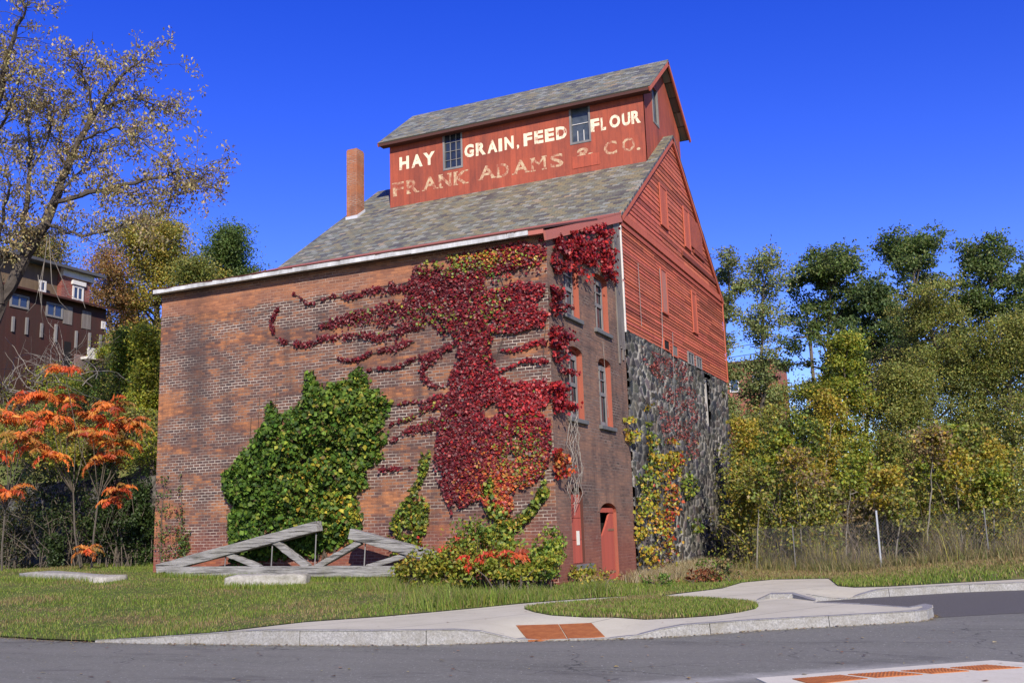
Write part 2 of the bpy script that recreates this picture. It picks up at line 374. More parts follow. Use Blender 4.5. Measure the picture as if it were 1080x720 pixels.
def mat_concrete(name, c0, c1, joint=None):
    a = N(name); P = a.obj(); big = a.noise(P, .8, 6, .7); fine = a.noise(P, 30, 4, .7)
    col = a.ramp(a.math('ADD', a.math('MULTIPLY', big, .7), a.math('MULTIPLY', fine, .3)), [(.3, c0), (.7, c1)])
    stain = a.ramp(a.noise(P, 2.2, 6, .75), [(.58, 0.0), (.72, 1.0)]); col = a.mix(a.math('MULTIPLY', stain, .55), col, tuple(.55*c for c in c0))
    if joint:
        v = a.axes((.9, -.43, 0), (.43, .9, 0)); sep = a.n('ShaderNodeSeparateXYZ'); a.set(sep.inputs[0], v)
        fr = a.math('FRACT', a.math('DIVIDE', sep.outputs[0], joint)); ln = a.ramp(fr, [(0, 1.0), (.013, 0.0), (.987, 0.0), (1, 1.0)])
        col = a.mix(a.math('MULTIPLY', ln, .8), col, (.12, .11, .09))
    a.bump(fine, .3, .008); return a.done(col, .85, .2)
M['concrete'] = mat_concrete('pavement_concrete', (.45, .415, .29), (.60, .56, .41), 1.5)
M['pad'] = mat_concrete('pad_concrete', (.50, .46, .34), (.68, .64, .50))
def mat_granite():
    a = N('granite_kerb'); P = a.obj(); f = a.noise(P, 30, 4, .9); g = a.noise(P, 3.2, 6, .75)
    col = a.ramp(f, [(.3, (.13, .127, .118)), (.5, (.28, .273, .255)), (.7, (.43, .42, .395))]); col = a.mix(a.ramp(g, [(.42, 0.0), (.66, .75)]), col, (.20, .185, .15))
    a.bump(a.noise(P, 14, 5, .8), .6, .03); return a.done(col, .8, .3)
M['granite'] = mat_granite()
def mat_slab():
    a = N('lichened_granite'); P = a.obj(); f = a.noise(P, 9, 5, .8); g = a.noise(P, 2.5, 5, .7)
    col = a.ramp(f, [(.3, (.20, .185, .15)), (.7, (.46, .44, .385))]); col = a.mix(a.ramp(g, [(.5, 0.0), (.75, .6)]), col, (.17, .16, .12))
    a.bump(f, .7, .04); return a.done(col, .9, .2)
M['slab'] = mat_slab()
def mat_ground():
    a = N('turf_soil'); P = a.obj(); n = a.noise(P, .9, 6, .72); m = a.noise(P, 6, 5, .7)
    f = a.math('ADD', a.math('MULTIPLY', n, .6), a.math('MULTIPLY', m, .4))
    col = a.ramp(f, [(.33, (.055, .085, .02)), (.5, (.10, .12, .034)), (.64, (.17, .135, .06))])
    a.bump(m, .6, .05); return a.done(col, .95, .1)
M['ground'] = mat_ground()
M['old_post'] = N('tarnished_steel').done((.16, .155, .145), .7, .4, .3)
M['galv'] = N('galvanised_steel').done((.42, .43, .44), .5, .5, .6)

# ------------------------------------------------------------------ ground, road, pavement, kerb
def xy(pts, z): return [tuple(gz(u, v, z)[:2]) for u, v in pts]
lawn_edge = xy([(222,664.4),(296,658),(400,650.7),(454,645.8),(528,638.7),(587,634),(647,629.5),(700,626.5)], .2) + xy([(762,620.7),(782.6,614.6),(815,611),(874,610),(884,618),(901,619.5),(933,618.7),(1080,610.5)], .15)
e0, e1 = np.array(lawn_edge[-2]), np.array(lawn_edge[-1]); rdir = (e1-e0)/np.linalg.norm(e1-e0); rdir = rdir*.6+np.array([.92, .38])*.4; rdir /= np.linalg.norm(rdir)
lawn_edge.append(tuple(e1+rdir*70))
kerb_front = xy([(100,677),(160,678.6),(222,679),(296,680),(400,680.3),(450,679.8),(507,678.2),(543,676.5),(600,675),(640,674.3),(672.6,673),(701,672),(750,668.6),(803,664.7),(850,662),(900.7,659.4),(940,657)], 0)
nose = xy([(966,655.4),(979,653.8),(985.5,651),(985,648),(977,646.2)], 0)
isl_back = xy([(958,640.0),(925,637.4),(890,635.7),(862,634.9)], .15)
far_kerb = xy([(856,634.4),(925,629.7),(965,627.4),(1007,624.8),(1040,623.4),(1080,622)], 0)
far_kerb.append(tuple(np.array(far_kerb[-1])+rdir*70))
pave_poly = [kerb_front[0]] + lawn_edge + far_kerb[::-1] + isl_back[::-1] + nose[::-1] + kerb_front[:0:-1]
road_left = xy([(0,672),(50,675)], 0)
lp = np.array(road_left[0]); ldir = np.array([-1, .03])
paved = [(-80, -60), tuple(lp+ldir*70)] + road_left + [kerb_front[0]] + lawn_edge + [(90, lawn_edge[-1][1]), (90, -60)]
island = xy([(553,645),(563,648.5),(581.5,651.4),(617,652.6),(647,651.9),(681,652.3),(720,651),(754,648.6),(780,645),(797,641.3),(800,638.5),(793,635.6),(762,633.2),(720,632.2),(689,631.3),(665,633),(647,635.7),(615,639),(587,641.6),(567,643)], .16)

kx = np.array([p[0] for p in road_left+kerb_front]); ky = np.array([p[1] for p in road_left+kerb_front])
def h_base(x, y):
    """height of the natural ground"""
    yk = np.interp(x, kx, ky)
    hk = lerp(x, [-6, -4.4, -1.5, 1.5, 30], [.03, .05, .20, .19, .14])
    hw = lerp(x, [-30, -12, -6, -2, 0, 1.5, 6, 14, 30], [.86, .72, .55, .42, .30, .15, .16, .3, .5])
    t = np.clip((y-yk)/np.maximum(0-yk, 2), 0, 1); t = t*t*(3-2*t)*.5+t*.5
    h = hk+(hw-hk)*t
    # ground falls along the side wall
    side = np.clip((x+.5)/1.0, 0, 1)*np.clip((8-x)/3, 0, 1); h = h-side*np.clip(y/4, 0, 1)*np.maximum(h-.05, 0)
    # wooded rise behind and bank on the right
    h = h+np.clip(y-20, 0, 60)*.05*np.clip((x+2)/6, 0, 1) + np.clip((x-5)/8, 0, 1)*np.clip((y-1)/8, 0, 1)*.35
    # hillside on the left
    lf = np.clip((-12.0-x)/.6, 0, 1); back = np.clip((y-20)/6, 0, 1)*np.clip((-9-x)/5, 0, 1); lf = np.maximum(lf, back)
    hill = 3.6+np.clip(y-4.3, 0, 9)*.66+np.clip(y-13.3, 0, 60)*.16
    return np.where(y > 4.25, h+lf*(hill-h), h)
def h_at(x, y): return float(h_base(np.array([x]), np.array([y]))[0])
def on_lawn(u, v):
    """march a view ray down to the natural ground"""
    d = ray(u, v); t = 6.0
    for _ in range(4000):
        p = CAM+d*t
        if p[2] <= h_at(p[0], p[1]): return p
        t += .02
    return p
ramp_c = np.array(gz(606, 675, 0)[:2]); ramp_d = np.array(kerb_front[10])-np.array(kerb_front[7]); ramp_d /= np.linalg.norm(ramp_d); ramp_n = np.array([-ramp_d[1], ramp_d[0]])
r2_c = np.array(gz(892, 632, 0)[:2]); r2_d = np.array(far_kerb[1])-np.array(far_kerb[0]); r2_l = np.linalg.norm(r2_d)/2; r2_d = r2_d/(2*r2_l); r2_n = np.array([-r2_d[1], r2_d[0]])
def zs(x, y):
    """pavement surface height, with dropped kerbs"""
    z = lerp(x, [-4.5, -3.2, -1.2, 2, 4], [.02, .09, .21, .2, .155])
    a = (x-ramp_c[0])*ramp_d[0]+(y-ramp_c[1])*ramp_d[1]; s = (x-ramp_c[0])*ramp_n[0]+(y-ramp_c[1])*ramp_n[1]
    w = np.clip((1.45-abs(a))/.65, 0, 1); z = z*(1-w*np.clip(1-s/1.5, 0, 1))+.012*w
    a = (x-r2_c[0])*r2_d[0]+(y-r2_c[1])*r2_d[1]; s = abs((x-r2_c[0])*r2_n[0]+(y-r2_c[1])*r2_n[1])
    w = np.clip((r2_l+.1-abs(a))/.8, 0, 1); z = z*(1-w*np.clip(1-s/1.3, 0, 1))+.012*w*np.clip(1-s/1.3, 0, 1)
    return z
def cdt(name, boundary_loops, pts, keep, zfun, zb, mat, spacing):
    vs = []; ed = []
    for lp_, close in boundary_loops:
        i0 = len(vs); vs += [Vector(p) for p in lp_]; m = len(lp_)
        ed += [(i0+i, i0+(i+1) % m) for i in range(m if close else m-1)]
    B = np.array([tuple(v) for v in vs])
    if len(pts):
        d = np.full(len(pts), 1e9)
        for i, j in ed:
            a, b = B[i], B[j]; ab = b-a; t = np.clip(((pts-a)@ab)/max(ab@ab, 1e-9), 0, 1); d = np.minimum(d, np.linalg.norm(pts-(a+t[:, None]*ab), axis=1))
        vs += [Vector(p) for p in pts[d > spacing]]
    v2, e2, f2, ov, oe, of = geometry.delaunay_2d_cdt(vs, ed, [], 0, 1e-5)
    V = np.array([tuple(v) for v in v2]); F = np.array([f for f in f2 if len(f) == 3])
    F = F[keep(V[F].mean(1))]
    Z = zfun(V[:, 0], V[:, 1])
    if zb is not None:
        isb = np.array([any(k < len(B) for k in o) for o in ov]); zb_ = zb(V[:, 0], V[:, 1]); Z = np.where(isb & ~np.isnan(zb_), zb_, Z)
    a = V[F]; cr = (a[:,1,0]-a[:,0,0])*(a[:,2,1]-a[:,0,1])-(a[:,1,1]-a[:,0,1])*(a[:,2,0]-a[:,0,0]); F[cr < 0] = F[cr < 0][:, ::-1]
    return V, Z, F
def densify(line, step):
    out = []
    for (x0, y0), (x1, y1) in zip(line[:-1], line[1:]):
        n = max(1, int(min(math.hypot(x1-x0, y1-y0), 14)/step)); out += [(x0+(x1-x0)*i/n, y0+(y1-y0)*i/n) for i in range(n)]
    return out+[tuple(line[-1])]

gx, gy = np.meshgrid(np.arange(-46, 34, 1.0), np.arange(-10, 46, 1.0)); G = np.stack([gx.ravel(), gy.ravel()], 1)
gx, gy = np.meshgrid(np.arange(-11, 13, .45), np.arange(-9.5, 8, .45)); G = np.concatenate([G, np.stack([gx.ravel(), gy.ravel()], 1)+.13])
fx, fy_ = np.meshgrid(np.concatenate([np.linspace(-1500, -60, 8), np.linspace(-40, 40, 6), np.linspace(60, 1500, 8)]), np.concatenate([[-1500, -600, -200, -70], np.linspace(50, 120, 8), [200, 500, 900, 1500]]))
G = np.concatenate([G, np.stack([fx.ravel(), fy_.ravel()], 1)])
wall_line = [(-46, 4.2), (-12.3, 4.2)]; wall_line2 = [(-46, 4.3), (-12.3, 4.3)]
lawn_line = densify([tuple(lp+ldir*70)] + road_left + [kerb_front[0]] + lawn_edge, .5)
bl = np.array(lawn_line)
def zb_fun(x, y):
    z = np.full(len(x), np.nan)
    d = np.min(np.hypot(x[:, None]-bl[None, :, 0], y[:, None]-bl[None, :, 1]), axis=1)
    k = d < .02; z[k] = np.where(x[k] < -4.3, .03, zs(x[k], y[k])+.012)
    isl = np.array(island); d2 = np.min(np.hypot(x[:, None]-isl[None, :, 0], y[:, None]-isl[None, :, 1]), axis=1); k = d2 < .02; z[k] = zs(x[k], y[k])+.012
    return z
paved_full = [(-3000, -3000), (-3000, float((lp+ldir*70)[1]))] + lawn_line + [(3000, lawn_line[-1][1]), (3000, -3000)]
def keep_ground(c): return ~inpoly(c, paved_full) | inpoly(c, island)
def h_ground(x, y):
    h = h_base(x, y); ins = inpoly(np.stack([x, y], 1), island)
    n = np.array([noise.noise((a*.7, b*.7, 3.1)) for a, b in zip(x, y)])*.05*np.clip((y+9.5)/3, 0, 1)
    far = np.clip((np.hypot(x, y)-120)/300, 0, 1)
    h = h*(1-far)+6*far
    d_edge = np.min(np.hypot(x[:, None]-bl[None, :, 0], y[:, None]-bl[None, :, 1]), axis=1)
    h = h+n*np.clip(d_edge/1.5, 0, 1)
    h = np.maximum(h, zs(x, y)*0+.03)
    return np.where(ins, zs(x, y)+.05, h)
V, Z, F = cdt('ground', [(lawn_line, False), (island, True), (wall_line, False), (wall_line2, False)], G, keep_ground, h_ground, zb_fun, None, .22)
ground = np_mesh('ground', np.column_stack([V, Z]), F, np.ones((len(V), 3)), M['ground'], None, 3); tag(ground, kind='structure')
ground.data.polygons.foreach_set('use_smooth', [True]*len(ground.data.polygons))
from mathutils.bvhtree import BVHTree
gbvh = BVHTree.FromPolygons([tuple(p) for p in np.column_stack([V, Z])], [tuple(int(i) for i in f) for f in F])
def hz(x, y):
    r = gbvh.ray_cast(Vector((x, y, 80)), Vector((0, 0, -1)))
    return r[0].z if r[0] is not None else float(zs(np.array([x]), np.array([y]))[0])

m = MB(); m.add([(-1500, -1500, 0), (1500, -1500, 0), (1500, 60, 0), (-1500, 8, 0)][:0] or [(-1500, -1500, 0), (1500, -1500, 0), (1500, 12, 0), (8, 12, 0), (0, -1, 0), (-9, -8.4, 0), (-1500, -6, 0)], [tuple(range(7))])
road = m.build('road', M['asphalt']); tag(road, kind='structure')
# darker, newer asphalt of the side road behind the kerb nose
sr = [far_kerb[0]] + far_kerb[1:-1] + [tuple(np.array(far_kerb[-2])+rdir*40)] + xy([(1400, 640), (1180, 643), (1060, 647), (990, 651)], 0) + [tuple(p) for p in nose[3:]] + isl_back
m = MB(); m.add([(x, y, .004) for x, y in sr], [tuple(range(len(sr)))]); o = m.build('side_road', M['asphalt_dark']); tag(o, kind='structure')

pgx, pgy = np.meshgrid(np.arange(-5, 16, .3), np.arange(-10, 14, .3)); PG = np.stack([pgx.ravel(), pgy.ravel()], 1)
pv = densify(pave_poly+[pave_poly[0]], .35)[:-1]
V, Z, F = cdt('pavement', [(pv, True), (island, True)], PG, lambda c: inpoly(c, pv) & ~inpoly(c, island), zs, None, None, .12)
pavement = np_mesh('pavement', np.column_stack([V, Z]), F, np.ones((len(V), 3)), M['concrete'], None, 3); tag(pavement, kind='structure')

def kerb_run(mb, line, width, side):
    line = densify(line, .3); n = len(line); A = np.array(line); acc = 0
    for i in range(n-1):
        a, b = A[i], A[i+1]; d = (b-a)/np.linalg.norm(b-a); nn = np.array([-d[1], d[0]])*side
        d0 = (A[i+1]-A[max(i-1, 0)]); d0 /= np.linalg.norm(d0); d1 = A[min(i+2, n-1)]-A[i]; d1 /= np.linalg.norm(d1)
        n0 = np.array([-d0[1], d0[0]])*side; n1 = np.array([-d1[1], d1[0]])*side
        za = max(float(zs(*(a+n0*.05).reshape(2, 1))[0]), .008)+.006; zb = max(float(zs(*(b+n1*.05).reshape(2, 1))[0]), .008)+.006
        acc += np.linalg.norm(b-a); gap = d*.012 if acc > 1.8 else 0*d
        if acc > 1.8: acc = 0
        j = lambda: random.uniform(-.006, .006)
        p = [(*(a-n0*.006), -.05), (*(b-gap-n1*.006), -.05), (*(b-gap+n1*width), -.05), (*(a+n0*width), -.05), (*(a+n0*(.012+j())), za+j()*.5), (*(b-gap+n1*(.012+j())), zb+j()*.5), (*(b-gap+n1*width), zb), (*(a+n0*width), za)]
        mb.hexa(p)
random.seed(3)
m = MB(); kerb_run(m, kerb_front+nose+isl_back, .16, 1); kerb_run(m, far_kerb[:-1]+[tuple(np.array(far_kerb[-2])+rdir*30)], .16, 1)
k2 = xy([(796,633.4),(815,631.2),(835,630.9),(858,633.6)], .15)
kerb = m.build('kerb', M['granite']); tag(kerb, kind='structure')
# low granite ramp stone where the pavement meets the side road
t = np.array([gz(797,633.2,.16), gz(812,630.6,.16), gz(836,630.2,.16), gz(860,634,.15)])
m = MB(); b0 = [(p[0], p[1], .10) for p in t]; t0 = [(p[0], p[1], zz) for p, zz in zip(t, (.165, .235, .235, .165))]
t1 = [(p[0]-.05, p[1]+.45, zz) for p, zz in zip(t, (.165, .235, .235, .165))]
m.add(b0+t0+t1, [(0,1,5,4),(1,2,6,5),(2,3,7,6),(4,5,9,8),(5,6,10,9),(6,7,11,10)])
o = m.build('ramp_stone', M['granite']); tag(o, 'low sloping granite kerb stone between pavement and dark side road', 'kerb stone')

# rusty tactile plates
def plate(name, quad, zfun, label, group):
    Q = np.array([gz(u, v, .03)[:2] for u, v in quad]); c = Q.mean(0); zc = float(zfun(c[0], c[1]))
    t = thing(name, (c[0], c[1], zc), label, 'tactile plate', group)
    m = MB(); z = [float(zfun(*q))+.008 for q in Q]
    m.add([(*Q[i], z[i]) for i in range(4)]+[(*Q[i], z[i]-.04) for i in range(4)], [(0,1,2,3),(0,4,5,1),(1,5,6,2),(2,6,7,3),(3,7,4,0)])
    d = m
    nu, nv = 12, 8
    for i in range(nu):
        for j in range(nv):
            a, b = (i+.5)/nu, (j+.5)/nv; p = (1-a)*(1-b)*Q[0]+a*(1-b)*Q[1]+a*b*Q[2]+(1-a)*b*Q[3]; zz = float(zfun(*p))+.008
            r = .013; ang = [k*math.pi/3 for k in range(6)]
            d.add([(p[0]+r*math.cos(x), p[1]+r*math.sin(x), zz) for x in ang]+[(p[0]+r*.55*math.cos(x), p[1]+r*.55*math.sin(x), zz+.004) for x in ang], [(k, (k+1) % 6, 6+(k+1) % 6, 6+k) for k in range(6)]+[tuple(range(6, 12))])
    m.build('plate', M['rust'], t)
zsf = lambda x, y: float(zs(np.array([x]), np.array([y]))[0])
plate('tactile_plate', [(544.5,667.3),(589,665.6),(598,672.6),(557,673.9)], zsf, 'rusty tactile paving plate at the dropped kerb, the half nearer the long lawn kerb', 'rusty plates at the dropped kerb')
plate('tactile_plate', [(590,665.6),(624,664.2),(638,670.9),(599,672.5)], zsf, 'rusty tactile paving plate at the dropped kerb, the half nearer the grass island kerb', 'rusty plates at the dropped kerb')
PADZ = .010
padq = xy([(797,714.3),(900,706.5),(985,700),(1047,695.6),(1082,698.2),(1200,706),(1000,735),(868,746)], PADZ)
m = MB(); m.add([(*p, PADZ) for p in padq]+[(*p, -.05) for p in padq], [tuple(range(len(padq)-1, -1, -1))]+[(i, (i+1) % 8, 8+(i+1) % 8, 8+i) for i in range(8)])
o = m.build('pavement_pad', M['pad']); tag(o, kind='structure')
for q, lb in (([(835.6,713.6),(886,709.6),(915,713.2),(856,719.2)], 'rusty tactile plate in the concrete pad, the one at its pointed end'),
              ([(894,709),(942,705.9),(973,708.9),(924.5,712.2)], 'rusty tactile plate in the concrete pad, second from its pointed end'),
              ([(950,705.2),(994,702.5),(1022,705.3),(983,708)], 'rusty tactile plate in the concrete pad, third from its pointed end'),
              ([(1002,701.9),(1040,699),(1078,701.8),(1032,704.6)], 'rusty tactile plate in the concrete pad, farthest from its pointed end')):
    plate('tactile_plate', q, lambda x, y: PADZ, lb, 'rusty plates in the concrete pad')

# ------------------------------------------------------------------ the mill
L, D1, D2, YM, ZE, ZR, ZS = 12.224, 5.903, 19.418, 12.66, 10.817, 15.683, 7.285
mill = thing('grain_mill', (0, 0, .3), 'tall red and brick feed mill with slate roofs, painted lettering and a boarded roof tower', 'mill')
def wall_panel(name, outer, holes, to3, thick, mat, parent, rev_mat=None):
    """flat wall with real openings. to3(a,z,d): d = depth into the wall"""
    loops = [outer]+holes; flat = [p for l in loops for p in l]
    tri = geometry.tessellate_polygon([[Vector((a, z, 0)) for a, z in l] for l in loops])
    n = len(flat); m = MB()
    vs = [to3(a, z, 0) for a, z in flat]+[to3(a, z, thick) for a, z in flat]; fs = [tuple(t) for t in tri]+[tuple(n+i for i in t[::-1]) for t in tri]
    i0 = 0
    for l in loops:
        k = len(l); fs += [(i0+i, i0+(i+1) % k, n+i0+(i+1) % k, n+i0+i) for i in range(k)]; i0 += k
    m.add(vs, fs); return m.build(name, mat, parent)
def arch(a0, a1, z0, z1, rise, n=8):
    c = (a0+a1)/2; w = (a1-a0)/2
    return [(a0, z0), (a1, z0)]+[(c+w*math.cos(math.pi*i/n), z1-rise+rise*math.sin(math.pi*i/n)) for i in range(n+1)]
TX = lambda a, z, d: (-d, a, z)       # side wall faces +X
TY = lambda a, z, d: (a, d, z)        # front wall faces -Y
wall_panel('front_wall', [(-L, -.6), (-.3, -.6), (-.002, -.6), (-.002, 8.74), (-L, 8.74)], [], TY, .32, M['brick'], mill)
lean = lambda y: 8.72+(ZE-.06-8.72)*y/D1
W1, W2, W3, W4 = (1.17, 2.2, 4.27, 6.12), (3.42, 4.46, 4.25, 6.12), (1.1, 2.16, 6.88, 8.5), (3.38, 4.5, 6.88, 8.5)
LP, DR = (.97, 1.8, .72, 2.58), (3.02, 4.36, .02, 2.2)
wall_panel('side_wall', [(.003, -.6), (D1, -.6), (D1, lean(D1)), (.003, lean(0))], [arch(*w, .16) for w in (W1, W2)]+[arch(*w, .1) for w in (W3, W4)]+[arch(*LP, .2), arch(*DR, .24)], TX, .34, M['brick_side'], mill)
# windows of the brick side
def side_window(w, rise, name, glassmat, bars, sill=True, panes=(2, 2)):
    a0, a1, z0, z1 = w; pts = arch(a0+.002, a1-.002, z0+.002, z1-.002, rise); n = len(pts); m = MB()
    inn = arch(a0+.05, a1-.05, z0+.05, z1-.06, rise*.85)
    m.add([TX(a, z, .004) for a, z in pts]+[TX(a, z, .30) for a, z in pts], [(i, (i+1) % n, n+(i+1) % n, n+i) for i in range(n)])
    m.add([TX(a, z, .13) for a, z in pts]+[TX(a, z, .13) for a, z in inn]+[TX(a, z, .2) for a, z in inn], [(i, (i+1) % n, n+(i+1) % n, n+i) for i in range(n)]+[(n+i, n+(i+1) % n, 2*n+(i+1) % n, 2*n+i) for i in range(n)])
    fr = m.build(name, M['red_reveal'], mill)
    m = MB(); m.add([TX(a, z, .19) for a, z in inn], [tuple(range(n))]); m.build('pane', glassmat, fr)
    m = MB(); zc = (z0+z1)/2-.02; ac = (a0+a1)/2; d = .145
    def bar(a, za, b, zb2, d=d): m.box(-d-.03, a, za, -d, b, zb2)
    bar(a0+.05, z0+.05, a0+.13, z1-rise); bar(a1-.13, z0+.05, a1-.05, z1-rise); bar(a0+.131, z0+.051, a1-.131, z0+.15); bar(a0+.131, zc-.05, a1-.131, zc+.05); bar(a0+.131, z1-rise-.14, a1-.131, z1-rise)
    bar(ac-.022, z0+.151, ac+.022, zc-.051); bar(ac-.022, zc+.051, ac+.022, z1-rise-.141)
    for q in (.5,): bar(a0+.131, zc+(z1-rise-zc)*q-.018, a1-.131, zc+(z1-rise-zc)*q+.018, d+.003)
    m.build('sash', bars, fr)
    if sill:
        m = MB(); m.box(-.25, a0-.14, z0-.11, .09, a1+.08, z0-.001); m.build('sill', M['stone_sill'], fr, bevel=.015)
    return fr
side_window(W1, .16, 'window', M['glass'], M['grey_sash']); side_window(W2, .16, 'window', M['glass'], M['grey_sash'])
side_window(W3, .1, 'window', M['dusty_glass'], M['grey_sash']); side_window(W4, .1, 'window', M['glass'], M['grey_sash'])
def arch_ring(mb, w, rise, th=.2, proud=.012, n=12):
    a0, a1, z0, z1 = w; c = (a0+a1)/2; hw = (a1-a0)/2; base = z1-rise
    o_ = [(c+(hw+th*.75)*math.cos(math.pi*i/n), base+(rise+th)*math.sin(math.pi*i/n)) for i in range(n+1)]; i_ = [(c+hw*math.cos(math.pi*i/n), base+rise*math.sin(math.pi*i/n)) for i in range(n+1)]
    for k in range(n): mb.add([(proud, *i_[k]), (proud, *o_[k]), (proud, *o_[k+1]), (proud, *i_[k+1]), (-.05, *i_[k]), (-.05, *o_[k]), (-.05, *o_[k+1]), (-.05, *i_[k+1])], [(0,1,2,3),(0,4,5,1),(2,6,7,3),(1,5,6,2),(0,3,7,4)])
for w, r in ((W1, .16), (W2, .16), (LP, .2), (DR, .24)):
    m = MB(); arch_ring(m, w, r); m.build('brick_arch', M['brick_side'], mill)
# boarded low window
a0, a1, z0, z1 = LP
m = MB(); pts = arch(a0+.002, a1-.002, z0+.002, z1-.002, .2); n = len(pts)
m.add([TX(a, z, .004) for a, z in pts]+[TX(a, z, .3) for a, z in pts], [(i, (i+1) % n, n+(i+1) % n, n+i) for i in range(n)])
m.add([TX(a, z, .3) for a, z in pts], [tuple(range(n))]); fr = m.build('boarded_window', M['dark_trim'], mill)
m = MB(); zz = z0+.01
for i, hgt in enumerate((.56, .53, .36, .22)): m.box(-.11, a0+.01, zz, -.07-.004*i, a1-.01, zz+hgt-.012); zz += hgt
m.build('red_panel', M['red_door'], fr)
m = MB(); m.box(-.066, 1.42, 1.16, -.06, 1.62, 1.5); m.build('paper_notice', N('faded_paper').done((.72, .68, .56), .8), fr)
m = MB(); m.box(-.1, a0+.2, z0-.16, .13, a1+.32, z0-.02); m.build('sill', M['stone_sill'], fr, bevel=.02)
# door with a broken upper corner
a0, a1, z0, z1 = DR
m = MB(); pts = arch(a0+.002, a1-.002, z0+.002, z1-.002, .24); n = len(pts)
m.add([TX(a, z, .004) for a, z in pts]+[TX(a, z, .34) for a, z in pts], [(i, (i+1) % n, n+(i+1) % n, n+i) for i in range(n)]); dfr = m.build('door_frame', M['red_reveal'], mill)
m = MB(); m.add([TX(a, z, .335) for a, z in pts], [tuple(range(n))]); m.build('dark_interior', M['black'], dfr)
m = MB(); b0, b1, t1 = a0+.03, a1-.03, z1-.26
dp = [(b0, z0+.02), (b1, z0+.02), (b1, t1), (b1-.30, t1), (b0+.66, t1-.32), (b0+.36, t1-.58), (b0, t1-.68)]
n = len(dp); m.add([TX(a, z, .09) for a, z in dp]+[TX(a, z, .14) for a, z in dp], [tuple(range(n)), tuple(range(2*n-1, n-1, -1))]+[(i, (i+1) % n, n+(i+1) % n, n+i) for i in range(n)])
hd = [(b0, t1+.012), (b1, t1+.012), (b1, t1+.13), (b0, t1+.13)]
m.add([TX(a, z, .07) for a, z in hd]+[TX(a, z, .15) for a, z in hd], [(0,1,2,3),(7,6,5,4),(0,4,5,1),(1,5,6,2),(2,6,7,3),(3,7,4,0)])
dr = m.build('door', M['red_door'], dfr)
m = MB(); m.box(-.088, b0+.06, z0+.95, -.05, b0+.10, z0+1.12); m.build('handle', M['rust_iron'], dr)
for zz in (z0+.35, z0+1.45):
    m = MB(); m.box(-.0885, b1-.5, zz, -.078, b1-.01, zz+.055); m.build('hinge', M['rust_iron'], dr)
# grey boards at the top of the brick side, white corner strip
m = MB(); y = 5.22
while y < D1-.05:
    w = random.uniform(.09, .13); m.box(.004, y, 6.6+random.uniform(-.5, .3), .03+random.uniform(0, .01), min(y+w, D1-.06), lean(y)-.08); y += w+.006
m.build('weathered_boards', M['grey_board'], mill)
m = MB(); m.box(.002, D1-.03, 7.2, .07, D1+.012, ZE-.35); m.build('corner_strip', M['white_sash'], mill)

# rubble stone wall: a field of irregular stones with raised pale joints
def rubble(name, a0, a1, z0, z1, to3, step, cell, parent, stones, mort, seed, holes=(), jw=.042):
    r = np.random.default_rng(seed)
    na, nz_ = int((a1-a0)/step)+1, int((z1-z0)/step)+1
    A, Zz = np.meshgrid(np.linspace(a0, a1, na), np.linspace(z0, z1, nz_)); P = np.stack([A.ravel(), Zz.ravel()], 1)
    ca, cz = int((a1-a0)/cell)+3, int((z1-z0)/(cell*.6))+3
    ci, cj = np.meshgrid(np.arange(ca), np.arange(cz)); seeds = np.stack([a0+(ci+r.uniform(-.38, .38, ci.shape)+.5*(cj % 2)-1)*cell, z0+(cj+r.uniform(-.36, .36, ci.shape)-1)*cell*.6], -1)
    W2_ = np.array([.9, 1.25])
    i = ((P[:, 0]-a0)/cell+1).astype(int); j = ((P[:, 1]-z0)/(cell*.6)+1).astype(int)
    d1 = np.full(len(P), 9.); d2 = np.full(len(P), 9.); id1 = np.zeros(len(P), int)
    wob = np.array([[noise.noise((a*3, b*3, seed)), noise.noise((a*3, b*3, seed+9))] for a, b in P])*.06; Q = P+wob
    for di in (-2, -1, 0, 1, 2):
        for dj in (-2, -1, 0, 1, 2):
            ii, jj = np.clip(i+di, 0, ca-1), np.clip(j+dj, 0, cz-1); d = np.linalg.norm((Q-seeds[jj, ii])*W2_, axis=1); k = jj*ca+ii
            closer = (d < d1) & (k != id1) | (d < d1); d2 = np.where(closer & (k != id1), d1, np.where((d < d2) & (k != id1) & ~closer, d, d2)); id1 = np.where(closer, k, id1); d1 = np.where(closer, d, d1)
    e = (d2-d1)/2
    sc = pick(stones, ca*cz, None, .28)[id1]; off = r.uniform(-.03, .05, ca*cz)[id1]; tl = (r.uniform(-.12, .12, (ca*cz, 2))[id1]*(Q-seeds.reshape(-1, 2)[id1])).sum(1)
    isj = np.clip(1-e/jw, 0, 1)
    jt = r.random(ca*cz)[id1]; jm = np.array([.5+.8*noise.noise((a*.6, b*.6, seed+3)) for a, b in P]).clip(.3, 1)[:, None]
    mc = np.array(mort)*jm+sc*(1-jm)*.6
    C = np.where((isj > .3)[:, None], mc, sc)
    dep = np.where(isj > .3, .0, np.minimum(e*2.2, .03)+off*.8+tl*.8)
    V = np.array([to3(a, z, -d) for (a, z), d in zip(P, dep)])
    I = np.arange(na*nz_).reshape(nz_, na); F = np.stack([I[:-1, :-1].ravel(), I[:-1, 1:].ravel(), I[1:, 1:].ravel(), I[1:, :-1].ravel()], 1)
    for (h0, h1, g0, g1) in holes: cen = P[F].mean(1); F = F[~((cen[:,0] > h0) & (cen[:,0] < h1) & (cen[:,1] > g0) & (cen[:,1] < g1))]
    return np_mesh(name, V, F, C, M['rubble'], parent, 4)
SW = (15.38, 16.05, 5.2, 7.0)
STC = [(.055, .053, .05), (.08, .075, .066), (.036, .036, .036), (.10, .09, .075), (.07, .06, .048), (.028, .028, .03)]
